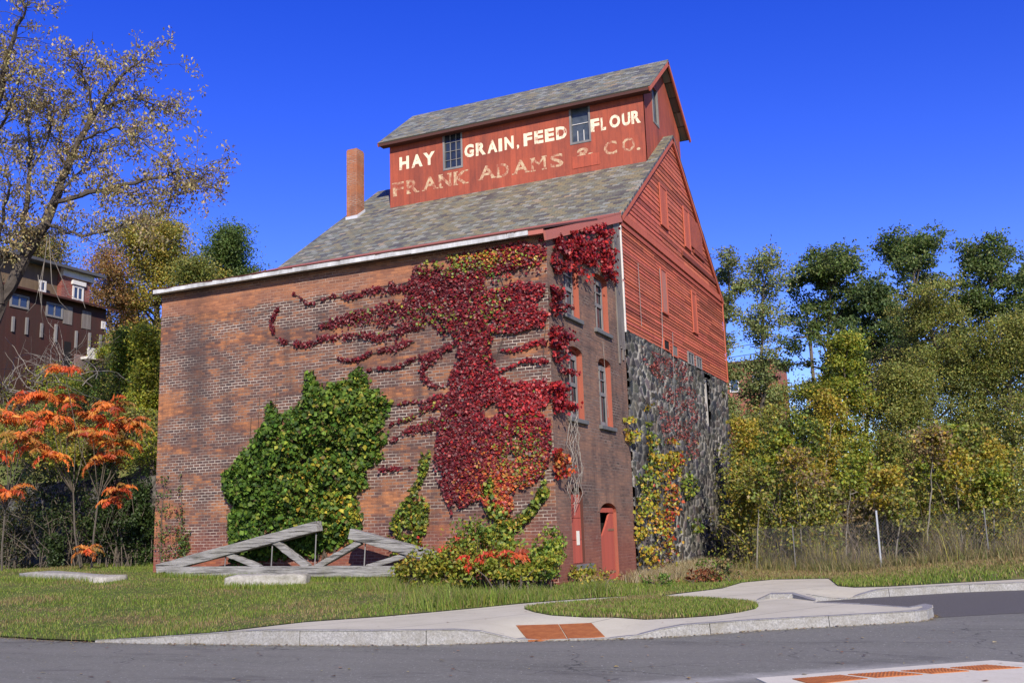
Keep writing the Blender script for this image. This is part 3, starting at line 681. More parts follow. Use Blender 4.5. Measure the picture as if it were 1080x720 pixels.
rubble('stone_wall', D1+.02, D2, -.7, ZS, TX, .036, .42, mill, STC, (.36, .335, .28), 11, [SW, (15.3, 16.4, 7.02, 7.2), (18.3, 18.9, 6.55, 6.85)])
m = MB(); m.box(-.9, D1+.02, -.7, -.35, D2-.01, ZS-.02); m.build('wall_core', M['black'], mill)
m = MB(); m.box(-L, D2-.3, -.7, -.36, D2, ZE-.05); m.box(-L, .33, -.6, -L+.32, D2-.31, 8.70); m.build('rear_wall', M['brick'], mill)
# window in the stone wall
m = MB(); m.box(-.22, SW[0], SW[2], -.05, SW[0]+.09, SW[3]); m.box(-.22, SW[1]-.09, SW[2], -.05, SW[1], SW[3]); m.box(-.2, SW[0]+.091, SW[2], -.06, SW[1]-.091, SW[2]+.1); m.box(-.2, SW[0]+.091, SW[3]-.12, -.06, SW[1]-.091, SW[3]); m.box(-.2, SW[0]+.091, 6.05, -.08, SW[1]-.091, 6.14)
fr = m.build('stone_wall_window', M['pale_sash'], mill)
m = MB(); m.box(-.3, SW[0]+.05, SW[2]+.05, -.16, SW[1]-.05, SW[3]-.05); m.build('pane', M['dusty_glass'], fr)

# clapboard gable
def gable_y(z): return (D1, D2) if z <= ZE else (D1+(z-ZE)/(ZR-ZE)*(YM-D1), D2-(z-ZE)/(ZR-ZE)*(D2-YM))
random.seed(5)
m = MB(); z = ZS
def clap(z0, hgt, jit):
    y0, y1 = gable_y(z0); y0b, y1b = gable_y(z0+hgt)
    segs = [y0]; yy = y0
    while yy < y1-3.5: yy += random.uniform(2.2, 5); segs.append(min(yy, y1))
    if segs[-1] < y1: segs.append(y1)
    for i, (a, b) in enumerate(zip(segs[:-1], segs[1:])):
        g = random.choice([1, 1, .95, .88, 1.08, .72, 1.15, .6]); c = (g, g*random.uniform(.92, 1.1), g*random.uniform(.9, 1.1)); dz = random.uniform(-jit, jit); o1 = .036+random.uniform(-.005, .010)
        ta = y0b if i == 0 else a; tb = y1b if i == len(segs)-2 else b
        m.add([(.012, a, z0+dz), (o1, a, z0+dz), (o1, b-.004, z0+dz), (.012, b-.004, z0+dz), (.014, ta, z0+hgt+.012), (.014, tb-.004, z0+hgt+.012)], [(0,3,2,1), (1,2,5,4), (0,1,4), (2,3,5)], c)
while z < ZE-.2: clap(z, .112, .006); z += .112
while z < ZR-.25: clap(z, .168, .012); z += .168
siding = m.build('clapboard_gable', M['red_siding'], mill)
m = MB(); yy = lambda z: gable_y(z)
m.add([(.01, D1, ZS), (.01, D2, ZS), (.01, D2, ZE), (.01, YM, ZR), (.01, D1, ZE), (-.1, D1, ZS), (-.1, D2, ZS), (-.1, D2, ZE), (-.1, YM, ZR), (-.1, D1, ZE)], [(0,1,2,3,4), (9,8,7,6,5), (0,5,6,1), (1,6,7,2), (4,9,5,0)]); m.build('gable_sheathing', M['dark_trim'], mill)
m = MB(); m.box(.05, D1+.02, ZE-.13, .085, D2, ZE+.10); m.box(.05, D1+.02, ZE-.34, .07, D2, ZE-.22, (.85, .8, .8)); m.build('belt_board', M['red_trim'], mill)
# boarded openings in the gable
def gable_panel(y0, y1, z0, z1, slats=False):
    m = MB(); t = .075
    m.box(.045, y0, z0, .092, y0+t, z1); m.box(.045, y1-t, z0, .092, y1, z1); m.box(.045, y0+t+.001, z1-t, .088, y1-t-.001, z1); m.box(.045, y0-.03, z0-.06, .10, y1+.03, z0-.001)
    fr = m.build('boarded_opening', M['red_trim'], mill)
    m = MB(); n = 4; w = (y1-y0-2*t-.004)/n
    for i in range(n): g = random.uniform(.8, 1.1); m.box(.05, y0+t+.002+i*w, z0+.002, .066+.002*(i % 2), y0+t+.002+(i+1)*w-.006, z1-t-.002, (g, g, g))
    m.build('boards', M['red_trim'] if not slats else mat_paint('worn_red_boards', (.36, .12, .085), (.28, .19, .15), .8), fr)
gable_panel(10.5, 11.4, 11.78, 13.25); gable_panel(13.65, 14.5, 11.78, 13.3)
gable_panel(9.98, 10.72, 8.6, 10.12, True); gable_panel(14.1, 14.78, 8.6, 10.15)
m = MB(); m.box(.04, 13.2, ZE+.45, .09, 18.6, ZE+.63, (.4, .38, .38)); m.box(.04, 15.0, ZE+.98, .085, 16.6, ZE+1.12, (.5, .45, .45)); m.box(.04, 14.55, ZE+1.15, .085, 16.4, ZE+2.35, (.72, .7, .7)); m.build('patched_boards', M['red_siding'], mill)
def low_light(y0, y1, z0, z1, kind):
    m = MB(); t = .05
    m.box(.03, y0, z0, .085, y0+t, z1); m.box(.03, y1-t, z0, .085, y1, z1); m.box(.03, y0+t+.001, z1-t, .085, y1-t-.001, z1); m.box(.03, y0+t+.001, z0, .085, y1-t-.001, z0+t)
    if kind == 'light': m.box(.03, (y0+y1)/2-.03, z0+t+.001, .08, (y0+y1)/2+.03, z1-t-.001)
    fr = m.build('low_window', M['grey_sash'] if kind == 'light' else M['red_trim'], mill)
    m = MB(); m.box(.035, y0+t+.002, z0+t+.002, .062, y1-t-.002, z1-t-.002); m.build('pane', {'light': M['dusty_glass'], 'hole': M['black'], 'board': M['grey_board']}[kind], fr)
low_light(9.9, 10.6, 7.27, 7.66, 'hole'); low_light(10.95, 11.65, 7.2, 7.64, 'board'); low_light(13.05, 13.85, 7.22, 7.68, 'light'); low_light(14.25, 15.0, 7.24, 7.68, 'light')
m = MB(); m.tube([(.12, 9.35, 7.0), (.12, 9.6, 7.6), (.12, 9.75, 9.0), (.1, 9.8, 10.0)], .012, 5); m.build('loose_cable', M['grey_sash'], mill); m = MB(); m.tube([(.12, 7.3, 7.6), (.12, 7.28, 9.6)], .01, 5); m.build('loose_cable', M['grey_sash'], mill); m = MB(); m.tube([(.12, 10.6, 5.5), (.13, 10.75, 7.0), (.12, 10.9, 8.0)], .01, 5); m.build('loose_cable', M['grey_sash'], mill)

# roofs
def slab(mb, p, th, col=None):
    p = [Vector(q) for q in p]; nrm = (p[1]-p[0]).cross(p[3]-p[0]).normalized()
    mb.hexa([q-nrm*th for q in p]+[q for q in p], col)
XL = -L-.42
sl = Vector((0, YM-D1, ZR-ZE)).normalized()
M['slate'] = mat_slate('slate_roof', tuple(sl)); M['slate_tower'] = None
m = MB(); k0 = .035
yb, zb_ = D1-.10, ZE-.072+.05
slab(m, [(XL, yb, zb_), (.13, yb, zb_), (.13, YM, ZR+.05), (XL, YM, ZR+.05)], .07)
m.build('slate_roof', M['slate'], mill)
m = MB(); slab(m, [(.13, 2*YM-yb, zb_), (XL, 2*YM-yb, zb_), (XL, YM+.001, ZR+.05), (.13, YM+.001, ZR+.05)], .07); m.build('rear_slate_roof', M['slate'], mill)
m = MB()
def rake(mb, y0, z0, y1, z1, x, h, th):
    d = Vector((0, y1-y0, z1-z0)).normalized(); up = Vector((0, -d.z, d.y)); up = up if up.z > 0 else -up
    a, b = Vector((x, y0, z0)), Vector((x, y1, z1))
    mb.hexa([a-up*h, a-up*h+Vector((th,0,0)), b-up*h+Vector((th,0,0)), b-up*h, a, a+Vector((th,0,0)), b+Vector((th,0,0)), b])
rake(m, D1-.08, ZE-.09, YM-.004, ZR-.025, .055, .17, .06); m.build('rake_board', M['red_trim'], mill); m = MB(); rake(m, 2*YM-D1+.12, ZE-.11, YM+.004, ZR-.025, .055, .17, .06)
m.build('rake_board', M['red_trim'], mill); m = MB(); rake(m, D1-.08, ZE-.09, YM-.004, ZR-.025, XL+.02, .15, .06); m.build('rake_board', M['red_trim'], mill); m = MB()
m.box(.05, D2-.05, ZS, .09, D2+.03, ZE-.1); m.build('corner_board', M['red_trim'], mill)
# lean-to roof: red metal with dark lower edge
m = MB(); slab(m, [(-L-.3, 3.6, lean(3.6)+.09), (.12, 3.6, lean(3.6)+.09), (.12, D1-.11, lean(D1)+.085), (XL+.3, D1-.11, lean(D1)+.085)], .05); m.build('lean_to_roof', M['red_metal'], mill)
m = MB(); slab(m, [(-L-.06, -.345, lean(-.345)+.17), (.12, -.345, lean(-.345)+.17), (.12, 3.59, lean(3.59)+.085), (-L-.06, 3.59, lean(3.59)+.085)], .05); m.build('lean_to_edge', M['dark_trim'], mill)
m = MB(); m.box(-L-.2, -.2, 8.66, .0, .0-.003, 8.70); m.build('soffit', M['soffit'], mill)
m = MB(); rake(m, -.32, lean(-.32)+.06, D1-.02, lean(D1)+.06, .06, .24, .055); m.build('lean_to_fascia', M['pink_fascia'], mill)
# gutter, battered, in lengths
m = MB(); x = -L-.03; random.seed(8)
while x < -.35:
    w = min(random.uniform(2.4, 3.4), -.33-x); n = 6; dz0 = random.uniform(-.012, .012)
    for i in range(n):
        xa, xb = x+w*i/n, x+w*(i+1)/n-(.006 if i == n-1 else 0); j = [random.uniform(-.008, .008) for _ in range(4)]
        m.hexa([(xa, -.33+j[0], 8.625+dz0), (xb, -.33+j[1], 8.625+dz0), (xb, -.2, 8.63), (xa, -.2, 8.63), (xa, -.335+j[0], 8.735+dz0), (xb, -.335+j[1], 8.735+dz0), (xb, -.2, 8.735), (xa, -.2, 8.735)])
    x += w
m.build('gutter', M['gutter'], mill)
m = MB(); m.box(-.329, -.32, 8.61, .06, -.205, 8.73); m.build('eave_end', M['pink_fascia'], mill)

# roof tower (monitor)
X0, X1, Y0, Y1, ZT, ZM = -10.577, -.247, 10.2165, 15.104, 16.65, 18.70
def roofz(y): return ZR+.05-abs(y-YM)*(ZR-ZE)/(YM-D1)
def tower_top(y): return 16.55+(ZM-16.62)*(1-abs(y-YM)/(YM-9.87))
MW1, MW2 = (-8.17, -7.43, 15.10, 16.5), (-2.98, -2.28, 15.14, 16.56)
TM = lambda a, z, d: (a, Y0+d, z)
rect = lambda w: [(w[0], w[2]), (w[1], w[2]), (w[1], w[3]), (w[0], w[3])]
tw = wall_panel('tower_wall', [(X0, roofz(Y0)-.2), (X1, roofz(Y0)-.2), (X1, 16.7), (X0, 16.7)], [rect(MW1), rect(MW2)], TM, .12, M['red_board'], mill)
SWN = (11.42, 12.08, 15.9, 17.3)
TE = lambda a, z, d: (X1-d, a, z)
wall_panel('tower_gable', [(Y0+.002, roofz(Y0)-.2), (YM, roofz(YM)-.2), (Y1, roofz(Y1)-.2), (Y1, 16.75), (YM, ZM-.12), (Y0+.002, 16.75)], [rect(SWN)], TE, .12, M['red_board'], mill)
m = MB(); m.add([(X0, Y0+.121, roofz(Y0)-.2), (X0, Y1, roofz(Y1)-.2), (X0, Y1, 16.75), (X0, YM, ZM-.12), (X0, Y0+.121, 16.75)], [(0,4,3,2,1)]); m.box(X0+.01, Y1-.1, roofz(Y1)-.2, X1-.13, Y1-.003, 16.7); m.build('tower_rear_wall', M['red_board'], mill)
def tower_window(w, to3, nx, ny, mat, gm, lower=False):
    a0, a1, z0, z1 = w; m = MB()
    def b(p, q, r, s, d0, d1):
        c = [to3(p, r, d1), to3(q, r, d1), to3(q, r, d0), to3(p, r, d0), to3(p, s, d1), to3(q, s, d1), to3(q, s, d0), to3(p, s, d0)]; m.hexa(c)
    b(a0-.05, a0+.02, z0-.05, z1, -.02, .06); b(a1-.02, a1+.05, z0-.05, z1, -.02, .06); b(a0+.021, a1-.021, z0-.05, z0+.03, -.02, .06)
    fr = m.build('tower_window', mat, mill); m = MB()
    for i in range(1, nx): a = a0+(a1-a0)*i/nx; b(a-.012, a+.012, z0+.031, z1 if not lower else z0+(z1-z0)*.32, .035, .06)
    for i in range(1, ny): z = z0+(z1-z0)*i/ny; b(a0+.021, a1-.021, z-.011, z+.011, .036, .058)
    m.build('muntins', M['grey_sash'] if not lower else M['white_sash'], fr)
    m = MB(); m.add([to3(a0, z0, .07), to3(a1, z0, .07), to3(a1, z1, .07), to3(a0, z1, .07)], [(0,1,2,3)]); m.build('pane', gm, fr)
tower_window(MW1, TM, 3, 4, M['grey_sash'], M['glass']); tower_window(MW2, TM, 3, 2, M['grey_sash'], M['dusty_glass'], True); tower_window(SWN, TE, 1, 1, M['grey_sash'], M['dusty_glass'])
ye, zee = 9.85, tower_top(9.85)+.03
sl2 = Vector((0, YM-ye, ZM-zee)).normalized(); M['slate_tower'] = mat_slate('tower_slate', tuple(sl2))
XT0, XT1 = -10.92, .12
m = MB(); slab(m, [(XT0, ye, zee), (XT1, ye, zee), (XT1, YM, ZM+.04), (XT0, YM, ZM+.04)], .06); m.build('tower_roof', M['slate_tower'], mill)
m = MB(); slab(m, [(XT1, 2*YM-ye, zee), (XT0, 2*YM-ye, zee), (XT0, YM+.001, ZM+.04), (XT1, YM+.001, ZM+.04)], .06); m.build('rear_tower_roof', M['slate_tower'], mill)
m = MB(); rake(m, ye-.01, zee-.06, YM-.003, ZM-.03, XT1-.05, .14, .055); m.build('tower_rake_board', M['red_trim'], mill); m = MB(); rake(m, 2*YM-ye+.01, zee-.06, YM+.003, ZM-.03, XT1-.05, .14, .055); m.build('tower_rake_board', M['red_trim'], mill); m = MB(); rake(m, ye-.01, zee-.06, YM-.003, ZM-.03, XT0+.0, .12, .05)
m.build('tower_rake_board', M['red_trim'], mill)
m = MB(); m.box(XT0+.06, ye+.01, zee-.15, XT1-.06, ye+.05, zee-.05); m.box(XT0+.06, ye+.055, zee-.13, XT1-.06, Y0-.004, zee-.10); m.build('tower_eave_board', M['dark_trim'], mill)

# painted lettering on the tower wall
def glyph(ch, x0, x1, z0, z1, y, bold, serif):
    cu = bpy.data.curves.new('g', 'FONT'); cu.body = ch; cu.size = 1; cu.offset = bold if ch != 'M' else 0; cu.resolution_u = 3
    ob = bpy.data.objects.new('g', cu); me = bpy.data.meshes.new_from_object(ob); bpy.data.objects.remove(ob)
    vs = np.array([v.co[:2] for v in me.vertices]); lo, hi = vs.min(0), vs.max(0); q = (vs-lo)/(hi-lo)
    fs = [tuple(p.vertices) for p in me.polygons]; bpy.data.meshes.remove(me)
    V = [(x0+a*(x1-x0), y, z0+b*(z1-z0)) for a, b in q]
    out = [(V, fs)]
    w = x1-x0; hgt = z1-z0
    for a, b in serif:     # slab serifs: centre fraction, 0 bottom / 1 top
        c = x0+a*w; zz = z0 if b == 0 else z1-.085*hgt; out.append(([(c-.17*w, y-.0012, zz), (c+.17*w, y-.0012, zz), (c+.17*w, y-.0012, zz+.085*hgt), (c-.17*w, y-.0012, zz+.085*hgt)], [(0,1,2,3)]))
    return out
def letters(rows, nm, mat, y, bold, hpx):
    for ch, u0, u1, vb in rows:
        mb = MB()
        p0 = fy(u0, vb+(.0), Y0); p1 = fy(u1, vb-(u1-u0)*.19, Y0); zt = fy((u0+u1)/2, vb-(u1-u0)*.095-hpx, Y0)[2]; zb2 = (p0[2]+p1[2])/2
        x0, x1 = p0[0], p1[0]
        if ch in ',.': zt = zb2+.10; zb2 -= (.08 if ch == ',' else 0)
        sf = SERIF.get(ch, []) if bold < .02 else []
        for V, fs in glyph(ch, x0, x1, zb2, zt, y, bold, sf): mb.add(V, fs)
        mb.build(nm, mat, tw)
SERIF = {'F': [(.2, 0), (.1, 1)], 'R': [(.2, 0), (.9, 0), (.1, 1)], 'A': [(.08, 0), (.92, 0)], 'N': [(.15, 0), (.15, 1), (.85, 1)], 'K': [(.15, 0), (.88, 0), (.15, 1), (.88, 1)], 'D': [(.12, 0), (.12, 1)], 'M': [(.12, 0), (.88, 0), (.1, 1), (.9, 1)]}
letters([('H',421.4,431.5,179.8),('A',434,445.8,177.6),('Y',446.6,458.8,175.3),('G',490,500,166.9),('R',502,512.5,164.8),('A',514.3,524.7,162.3),('I',526,529.8,160.2),('N',532.4,542,158.5),(',',545.2,547.6,155.6),
         ('F',552.5,561.7,154.7),('E',563.8,573.3,152.4),('E',575,584.7,150.2),('D',586.7,598.2,148),('F',623.3,632.5,139.8),('L',634,639.3,138),('O',643.2,654.4,135.8),('U',656.4,665.2,133.4),('R',666.2,676,131.2)], 'painted_letter', M['letter_cream'], Y0-.005, .045, 13.6)
letters([('F',414.5,426,207.8),('R',429,441.4,205),('A',446.4,461,201.8),('N',463,476.4,199),('K',478.7,493.4,196),('A',505.2,522.3,190.6),('D',524.4,537,188),('A',541.6,557.6,184.6),('M',560.6,576,181.4),('S',580.8,594.4,177.8),
         ('&',606.5,627,172),('C',637.2,651,164.6),('O',656.4,670.2,161),('.',671.6,675.6,158.8)], 'faded_letter', M['letter_faded'], Y0-.005, .0199, 14.4)
m = MB(); m.box(-2.98, Y0-.018, 14.18, -1.95, Y0-.004, 14.62, (1.25, 1.15, 1.1)); m.build('patch_panel', M['red_board'], tw)

# chimney
cx, cy = -12.03, 9.95
m = MB(); m.box(cx-.26, cy-.18, 13.2, cx+.22, cy+.34, 16.46); m.box(cx-.24, cy-.16, 16.461, cx+.20, cy+.32, 16.52)
ch = m.build('chimney', M['brick_chim'], mill)
m = MB(); fz = lambda y: roofz(y)
ya, yb2, xa, xb = cy-.21, cy+.37, cx-.29, cx+.25
m.add([(xa, ya, fz(ya)-.02), (xb, ya, fz(ya)-.02), (xb, yb2, fz(yb2)), (xa, yb2, fz(yb2)), (xa, ya, fz(ya)+.1), (xb, ya, fz(ya)+.12), (xb, yb2, fz(yb2)+.1), (xa, yb2, fz(yb2)+.09)], [(0,1,5,4),(1,2,6,5),(2,3,7,6),(3,0,4,7),(4,5,6,7)])
m.build('flashing', N('lead_flashing').done((.48, .49, .52), .6, .4), ch)

# ------------------------------------------------------------------ truss, granite blocks
def PT(u, v, y=-.8): return Vector(fy(u, v, y))
tr = thing('timber_truss', (-7, -.8, .7), 'old grey timber truss with iron rods standing on the grass against the brick wall', 'truss')
random.seed(21)
def timber(name, a, b, w, h, mat='timber', yo=0):
    a, b = Vector(a), Vector(b); m = MB(); n = 9; pts = [a.lerp(b, i/n) for i in range(n+1)]; d = (b-a).normalized(); x = Vector((0, 1, 0)); y = x.cross(d).normalized()
    vs = []
    for p in pts:
        for i, j in ((-1,-1),(1,-1),(1,1),(-1,1)): vs.append(p+Vector((0, yo, 0))+x*(i*w/2+random.uniform(-.008, .008))+y*(j*h/2+random.uniform(-.009, .009)))
    fs = [(k*4+i, k*4+(i+1) % 4, k*4+4+(i+1) % 4, k*4+4+i) for k in range(n) for i in range(4)]+[(3,2,1,0), tuple(n*4+i for i in range(4))]
    m.add(vs, fs); return m.build(name, M[mat], tr, bevel=.012)
timber('bottom_chord', PT(178,602.5), PT(420,602), .26, .26)
timber('top_chord', PT(168,599.5), PT(337,554.5), .26, .25)
timber('top_chord', PT(371,562.5), PT(462,588), .26, .25)
timber('strut', PT(241,584), PT(275,598), .15, .13); timber('strut', PT(289,569.5), PT(326,598), .15, .16)
timber('strut', PT(334,598), PT(381,571), .15, .14); timber('strut', PT(388,598), PT(432,584), .15, .13)
for u, v0, v1 in ((237, 597, 583), (286, 598, 571), (332, 598, 562), (384, 598, 570)):
    m = MB(); m.tube([PT(u, v0, -.78), PT(u+1.5, v1, -.8)], .016, 6); m.build('iron_rod', M['grey_sash'], tr)
def block(name, label, pa, pb, width, hgt, seed, tilt=0):
    pa, pb = on_lawn(*pa), on_lawn(*pb); r = np.random.default_rng(seed)
    d = pb-pa; Lg = math.hypot(d[0], d[1]); d = np.array([d[0], d[1], 0])/Lg; n_ = np.array([-d[1], d[0], 0])
    nx, ny, nz = 14, 5, 3; m = MB(); bm = bmesh.new(); bmesh.ops.create_cube(bm, size=1); bmesh.ops.subdivide_edges(bm, edges=bm.edges[:], cuts=5, use_grid_fill=True)
    vs = []
    for v in bm.verts:
        a = (v.co.x+.5)*Lg; b = (v.co.y+.5)*width; c = (v.co.z+.5)*(hgt+.12)-.12
        edge = sum(abs(q) > .49 for q in v.co); k = .035 if edge >= 2 else 0
        p = pa+d*a+n_*b; gzv = pa[2]+(pb[2]-pa[2])*a/Lg
        no = noise.noise_vector(Vector((a*2, b*2, c*3+seed)))*.05+noise.noise_vector(Vector((a*7, b*7, c*7+seed)))*.018
        q = Vector((p[0], p[1], gzv+c))+no-Vector(tuple(d*np.sign(v.co.x)*k))-Vector((0, 0, np.sign(v.co.z)*k*.8)); vs.append(q)
    bm.verts.ensure_lookup_table(); m.add(vs, [tuple(v.index for v in f.verts) for f in bm.faces]); bm.free()
    o = m.build(name, M['slab'], None, smooth=True); c = np.array(vs).mean(0); me = o.data; 
    for v in me.vertices: v.co -= Vector(c)
    o.location = c; tag(o, label, 'stone block', 'granite blocks on the grass')
block('stone_block', 'long flat granite block lying on the grass before the sumacs', (20, 609), (106, 614), .8, .17, 1)
block('stone_block', 'squared pale granite block lying on the grass before the timber truss', (234, 618), (322, 615), .7, .24, 2)

# ------------------------------------------------------------------ climbing plants
def px2w(poly, plane):
    return [tuple(np.delete(plane(u, v), 1 if plane is fy else 0)) for u, v in poly]
def sample_poly(poly, n):
    P = np.array(poly); lo, hi = P.min(0), P.max(0); out = np.zeros((0, 2))
    while len(out) < n:
        q = rng.uniform(lo, hi, (n*3, 2)); out = np.concatenate([out, q[inpoly(q, poly)]])
    return out[:n]
def near_line(pts, n, w):
    P = np.array(pts, float); seg = np.linalg.norm(np.diff(P, axis=0), axis=1); c = np.concatenate([[0], np.cumsum(seg)]); ph = rng.uniform(0, 9); s = c[-1]*rng.random(n*2)**1.4
    s = s[np.array([noise.noise((a*.11, ph, .3)) for a in s]) > -.22][:n]; tp = (1.25-1.0*s/c[-1])[:, None]
    q = np.stack([np.interp(s, c, P[:, i]) for i in range(P.shape[1])], 1); q[:, 1] += 1.6*np.sin(s*.16+ph); q[:, 1] += np.abs(rng.normal(size=len(q)))*.8; return q+rng.normal(size=q.shape)*w*tp
def nz2(P, sc, seed=0): return np.array([noise.noise((a*sc, b*sc, seed)) for a, b in P])
# palette by zone; colours belong to the leaves themselves
DRK = [(.105, .012, .015), (.14, .014, .017), (.07, .010, .013), (.175, .018, .018)]
RED = [(.29, .017, .02), (.22, .014, .018), (.37, .026, .022), (.15, .012, .016)]
ORG = [(.36, .06, .018), (.42, .11, .025), (.30, .03, .018), (.30, .15, .03)]
GRN = [(.10, .15, .02), (.16, .20, .025), (.07, .11, .018), (.24, .22, .03)]
YEL = [(.38, .30, .03), (.30, .26, .03), (.22, .24, .03), (.42, .24, .03)]
def zcol(UV, base, zones):
    """UV in photo pixels, zones: (centre u, v, radius u, radius v, palette, strength)"""
    n = len(UV); C = pick(base, n)
    for (cu, cv, ru, rv, pal, k) in zones:
        d = ((UV[:, 0]-cu)/ru)**2+((UV[:, 1]-cv)/rv)**2; pr = k*np.exp(-d*1.2)
        h = rng.random(n) < pr; C[h] = pick(pal, int(h.sum()))
    return C
ivy = thing('red_ivy', (-2.5, -.1, .6), 'crimson creeper covering the right end of the brick front and hanging over its corner', 'ivy')
DENSE = [(437,283),(452,276),(470,271),(520,262),(562,252),(578,249),(577,289),(552,291),(527,300),(512,306),(530,303),(548,297),(576,300),(578,322),(576,345),(545,352),(522,357),(518,366),(525,386),(537,400),(560,402),(577,398),(583,410),(583,470),(578,500),(560,512),(545,530),(534,556),(522,548),(507,526),(484,538),(478,542),(468,520),(459,500),(460,470),(466,440),(470,412),(480,385),(484,366),(476,352),(463,338),(445,320),(436,306)]
uv = sample_poly(DENSE, 29000)
edge_d = np.min(np.stack([np.linalg.norm(uv-((lambda a, ab: a+np.clip(((uv-a)@ab)/(ab@ab), 0, 1)[:, None]*ab)(np.array(DENSE[i_], float), np.array(DENSE[(i_+1) % len(DENSE)], float)-np.array(DENSE[i_], float))), axis=1) for i_ in range(len(DENSE))]), axis=0)
k = (nz2(uv, .045, 4)+.6*nz2(uv, .14, 9)+.35*nz2(uv, .33, 2) > -.20-.32*np.clip(edge_d/12, 0, 1)) & (rng.random(len(uv)) < .4+.6*np.clip(edge_d/7, 0, 1)); gap = ((uv[:,1] > 352) & (uv[:,1] < 366) & (uv[:,0] > 524)) | ((uv[:,0] > 512) & (uv[:,1] > 290-(uv[:,0]-520)*.25) & (uv[:,1] < 303-(uv[:,0]-520)*.25))
k &= ~(gap & (rng.random(len(uv)) < .9)); uv = uv[k]
lines = [[(441,305),(407,305),(366,312),(345,314),(324,320),(310,309)], [(445,316),(416,324),(382,330),(353,341),(332,345)], [(445,337),(416,353),(395,355),(366,353),(332,360),(307,364),(291,355),(287,341),(295,324)],
 [(437,360),(395,372),(366,380),(349,378)], [(478,366),(453,374),(424,385),(387,391)], [(466,418),(437,424),(412,428)], [(470,424),(437,437),(412,449)], [(462,445),(437,453),(413,463)], [(403,493),(420,495),(436,492)], [(460,372),(448,385),(446,396),(455,404),(470,408)],
 [(440,296),(420,300),(395,303)], [(445,325),(400,338),(365,337),(340,340)], [(576,360),(550,366),(525,371)], [(576,378),(545,384),(530,388)], [(576,330),(560,340),(540,345)], [(436,312),(440,325),(455,338),(470,352)]]
wts = [520, 950, 950, 420, 430, 170, 300, 330, 110, 260, 240, 700, 170, 150, 200, 300]; sds = [2.0, 3.2, 2.6, 1.5, 1.4, 1.2, 1.7, 2.6, 1.2, 2.2, 1.8, 4, 1.3, 1.3, 1.8, 2.8]
tl = [near_line(l, int(n*1.1), s*np.array([1, 1])) for l, n, s in zip(lines, wts, sds)]
for l in tl: l[:, 1] += 0
uva = np.concatenate([uv]+tl)
C = zcol(uva, DRK, [(560,420,50,45,RED,.9),(570,325,70,50,RED,.65),(510,400,40,60,RED,.25),(555,262,30,12,RED,.5),(500,273,70,9,YEL,.42),(475,280,45,9,GRN,.5),(520,270,40,8,ORG,.35),(540,520,45,45,ORG,.85),(555,480,25,30,GRN,.4),(520,540,25,20,ORG,.8),(520,320,18,40,GRN,.25),(460,335,30,14,GRN,.25),(375,335,50,12,GRN,.12),(440,440,25,15,GRN,.25),(575,395,20,25,RED,.7)])
P = np.array([fy(u, v, 0) for u, v in uva]); P[:, 1] = -.02-np.abs(rng.normal(size=len(P)))*.035; P[:len(uv), 1] -= .035*(1+nz2(uv, .08, 2))
P[:, 0] = np.minimum(P[:, 0], .05)
leaves('foliage', P, rng.uniform(.045, .095, len(P)), C, M['ivy'], ivy, bias=(.15, -.85, .35), bw=.66, tipdown=.9, aspect=.95, fold=.1)
# round the corner onto the side wall and under the lean-to verge
SIDE = [[(580,262),(585,247),(605,243),(630,236),(643,232),(642,250),(636,262),(642,275),(648,293),(634,288),(618,281),(604,276),(598,284),(584,290),(578,285)], [(577,300),(592,310),(588,330),(580,340)], [(578,335),(596,352),(597,372),(585,385),(578,370)], [(578,400),(592,410),(603,432),(590,440),(580,436)], [(580,470),(592,482),(598,498),(584,505)]]
su = np.concatenate([sample_poly(p, n) for p, n in zip(SIDE, (3300, 330, 540, 660, 330))]); k = nz2(su, .09, 6)+.5*nz2(su, .22, 3) > -.16; su = su[k]
st = np.concatenate([near_line([(600,278),(610,290),(622,300)], 60, 2.2), near_line([(630,285),(640,290),(648,297)], 90, 2), near_line([(632,270),(642,262),(647,266)], 70, 2), near_line([(578,320),(600,326)], 60, 2), near_line([(579,388),(604,396)], 70, 2), near_line([(579,350),(601,362)], 70, 2)]); su = np.concatenate([su, st])
Cs = zcol(su, RED, [(590,330,30,60,DRK,.8),(585,265,20,20,DRK,.5),(590,490,20,25,ORG,.9)])
P = np.array([sx(u, v, 0) for u, v in su]); P[:, 0] = .03+np.abs(rng.normal(size=len(P)))*.12
leaves('foliage', P, rng.uniform(.065, .125, len(P)), Cs, M['ivy'], ivy, bias=(.75, -.2, .4), bw=.5, tipdown=.8, aspect=.95)
m = MB(); random.seed(31)
for l in lines+[[(478,540),(470,500),(478,440),(490,380),(470,340),(440,305)], [(520,548),(500,470),(515,400),(540,330),(520,270)], [(530,560),(545,500),(570,420),(577,330)]]:
    q = [fy(u, v, -.025) for u, v in densify(l, 6)]; q = [p+np.array([random.uniform(-.02, .02), 0, random.uniform(-.02, .02)]) for p in q]; m.tube(q, list(np.linspace(.02, .008, len(q))), 4, (.085, .06, .05))
m.build('stems', M['bark'], ivy)

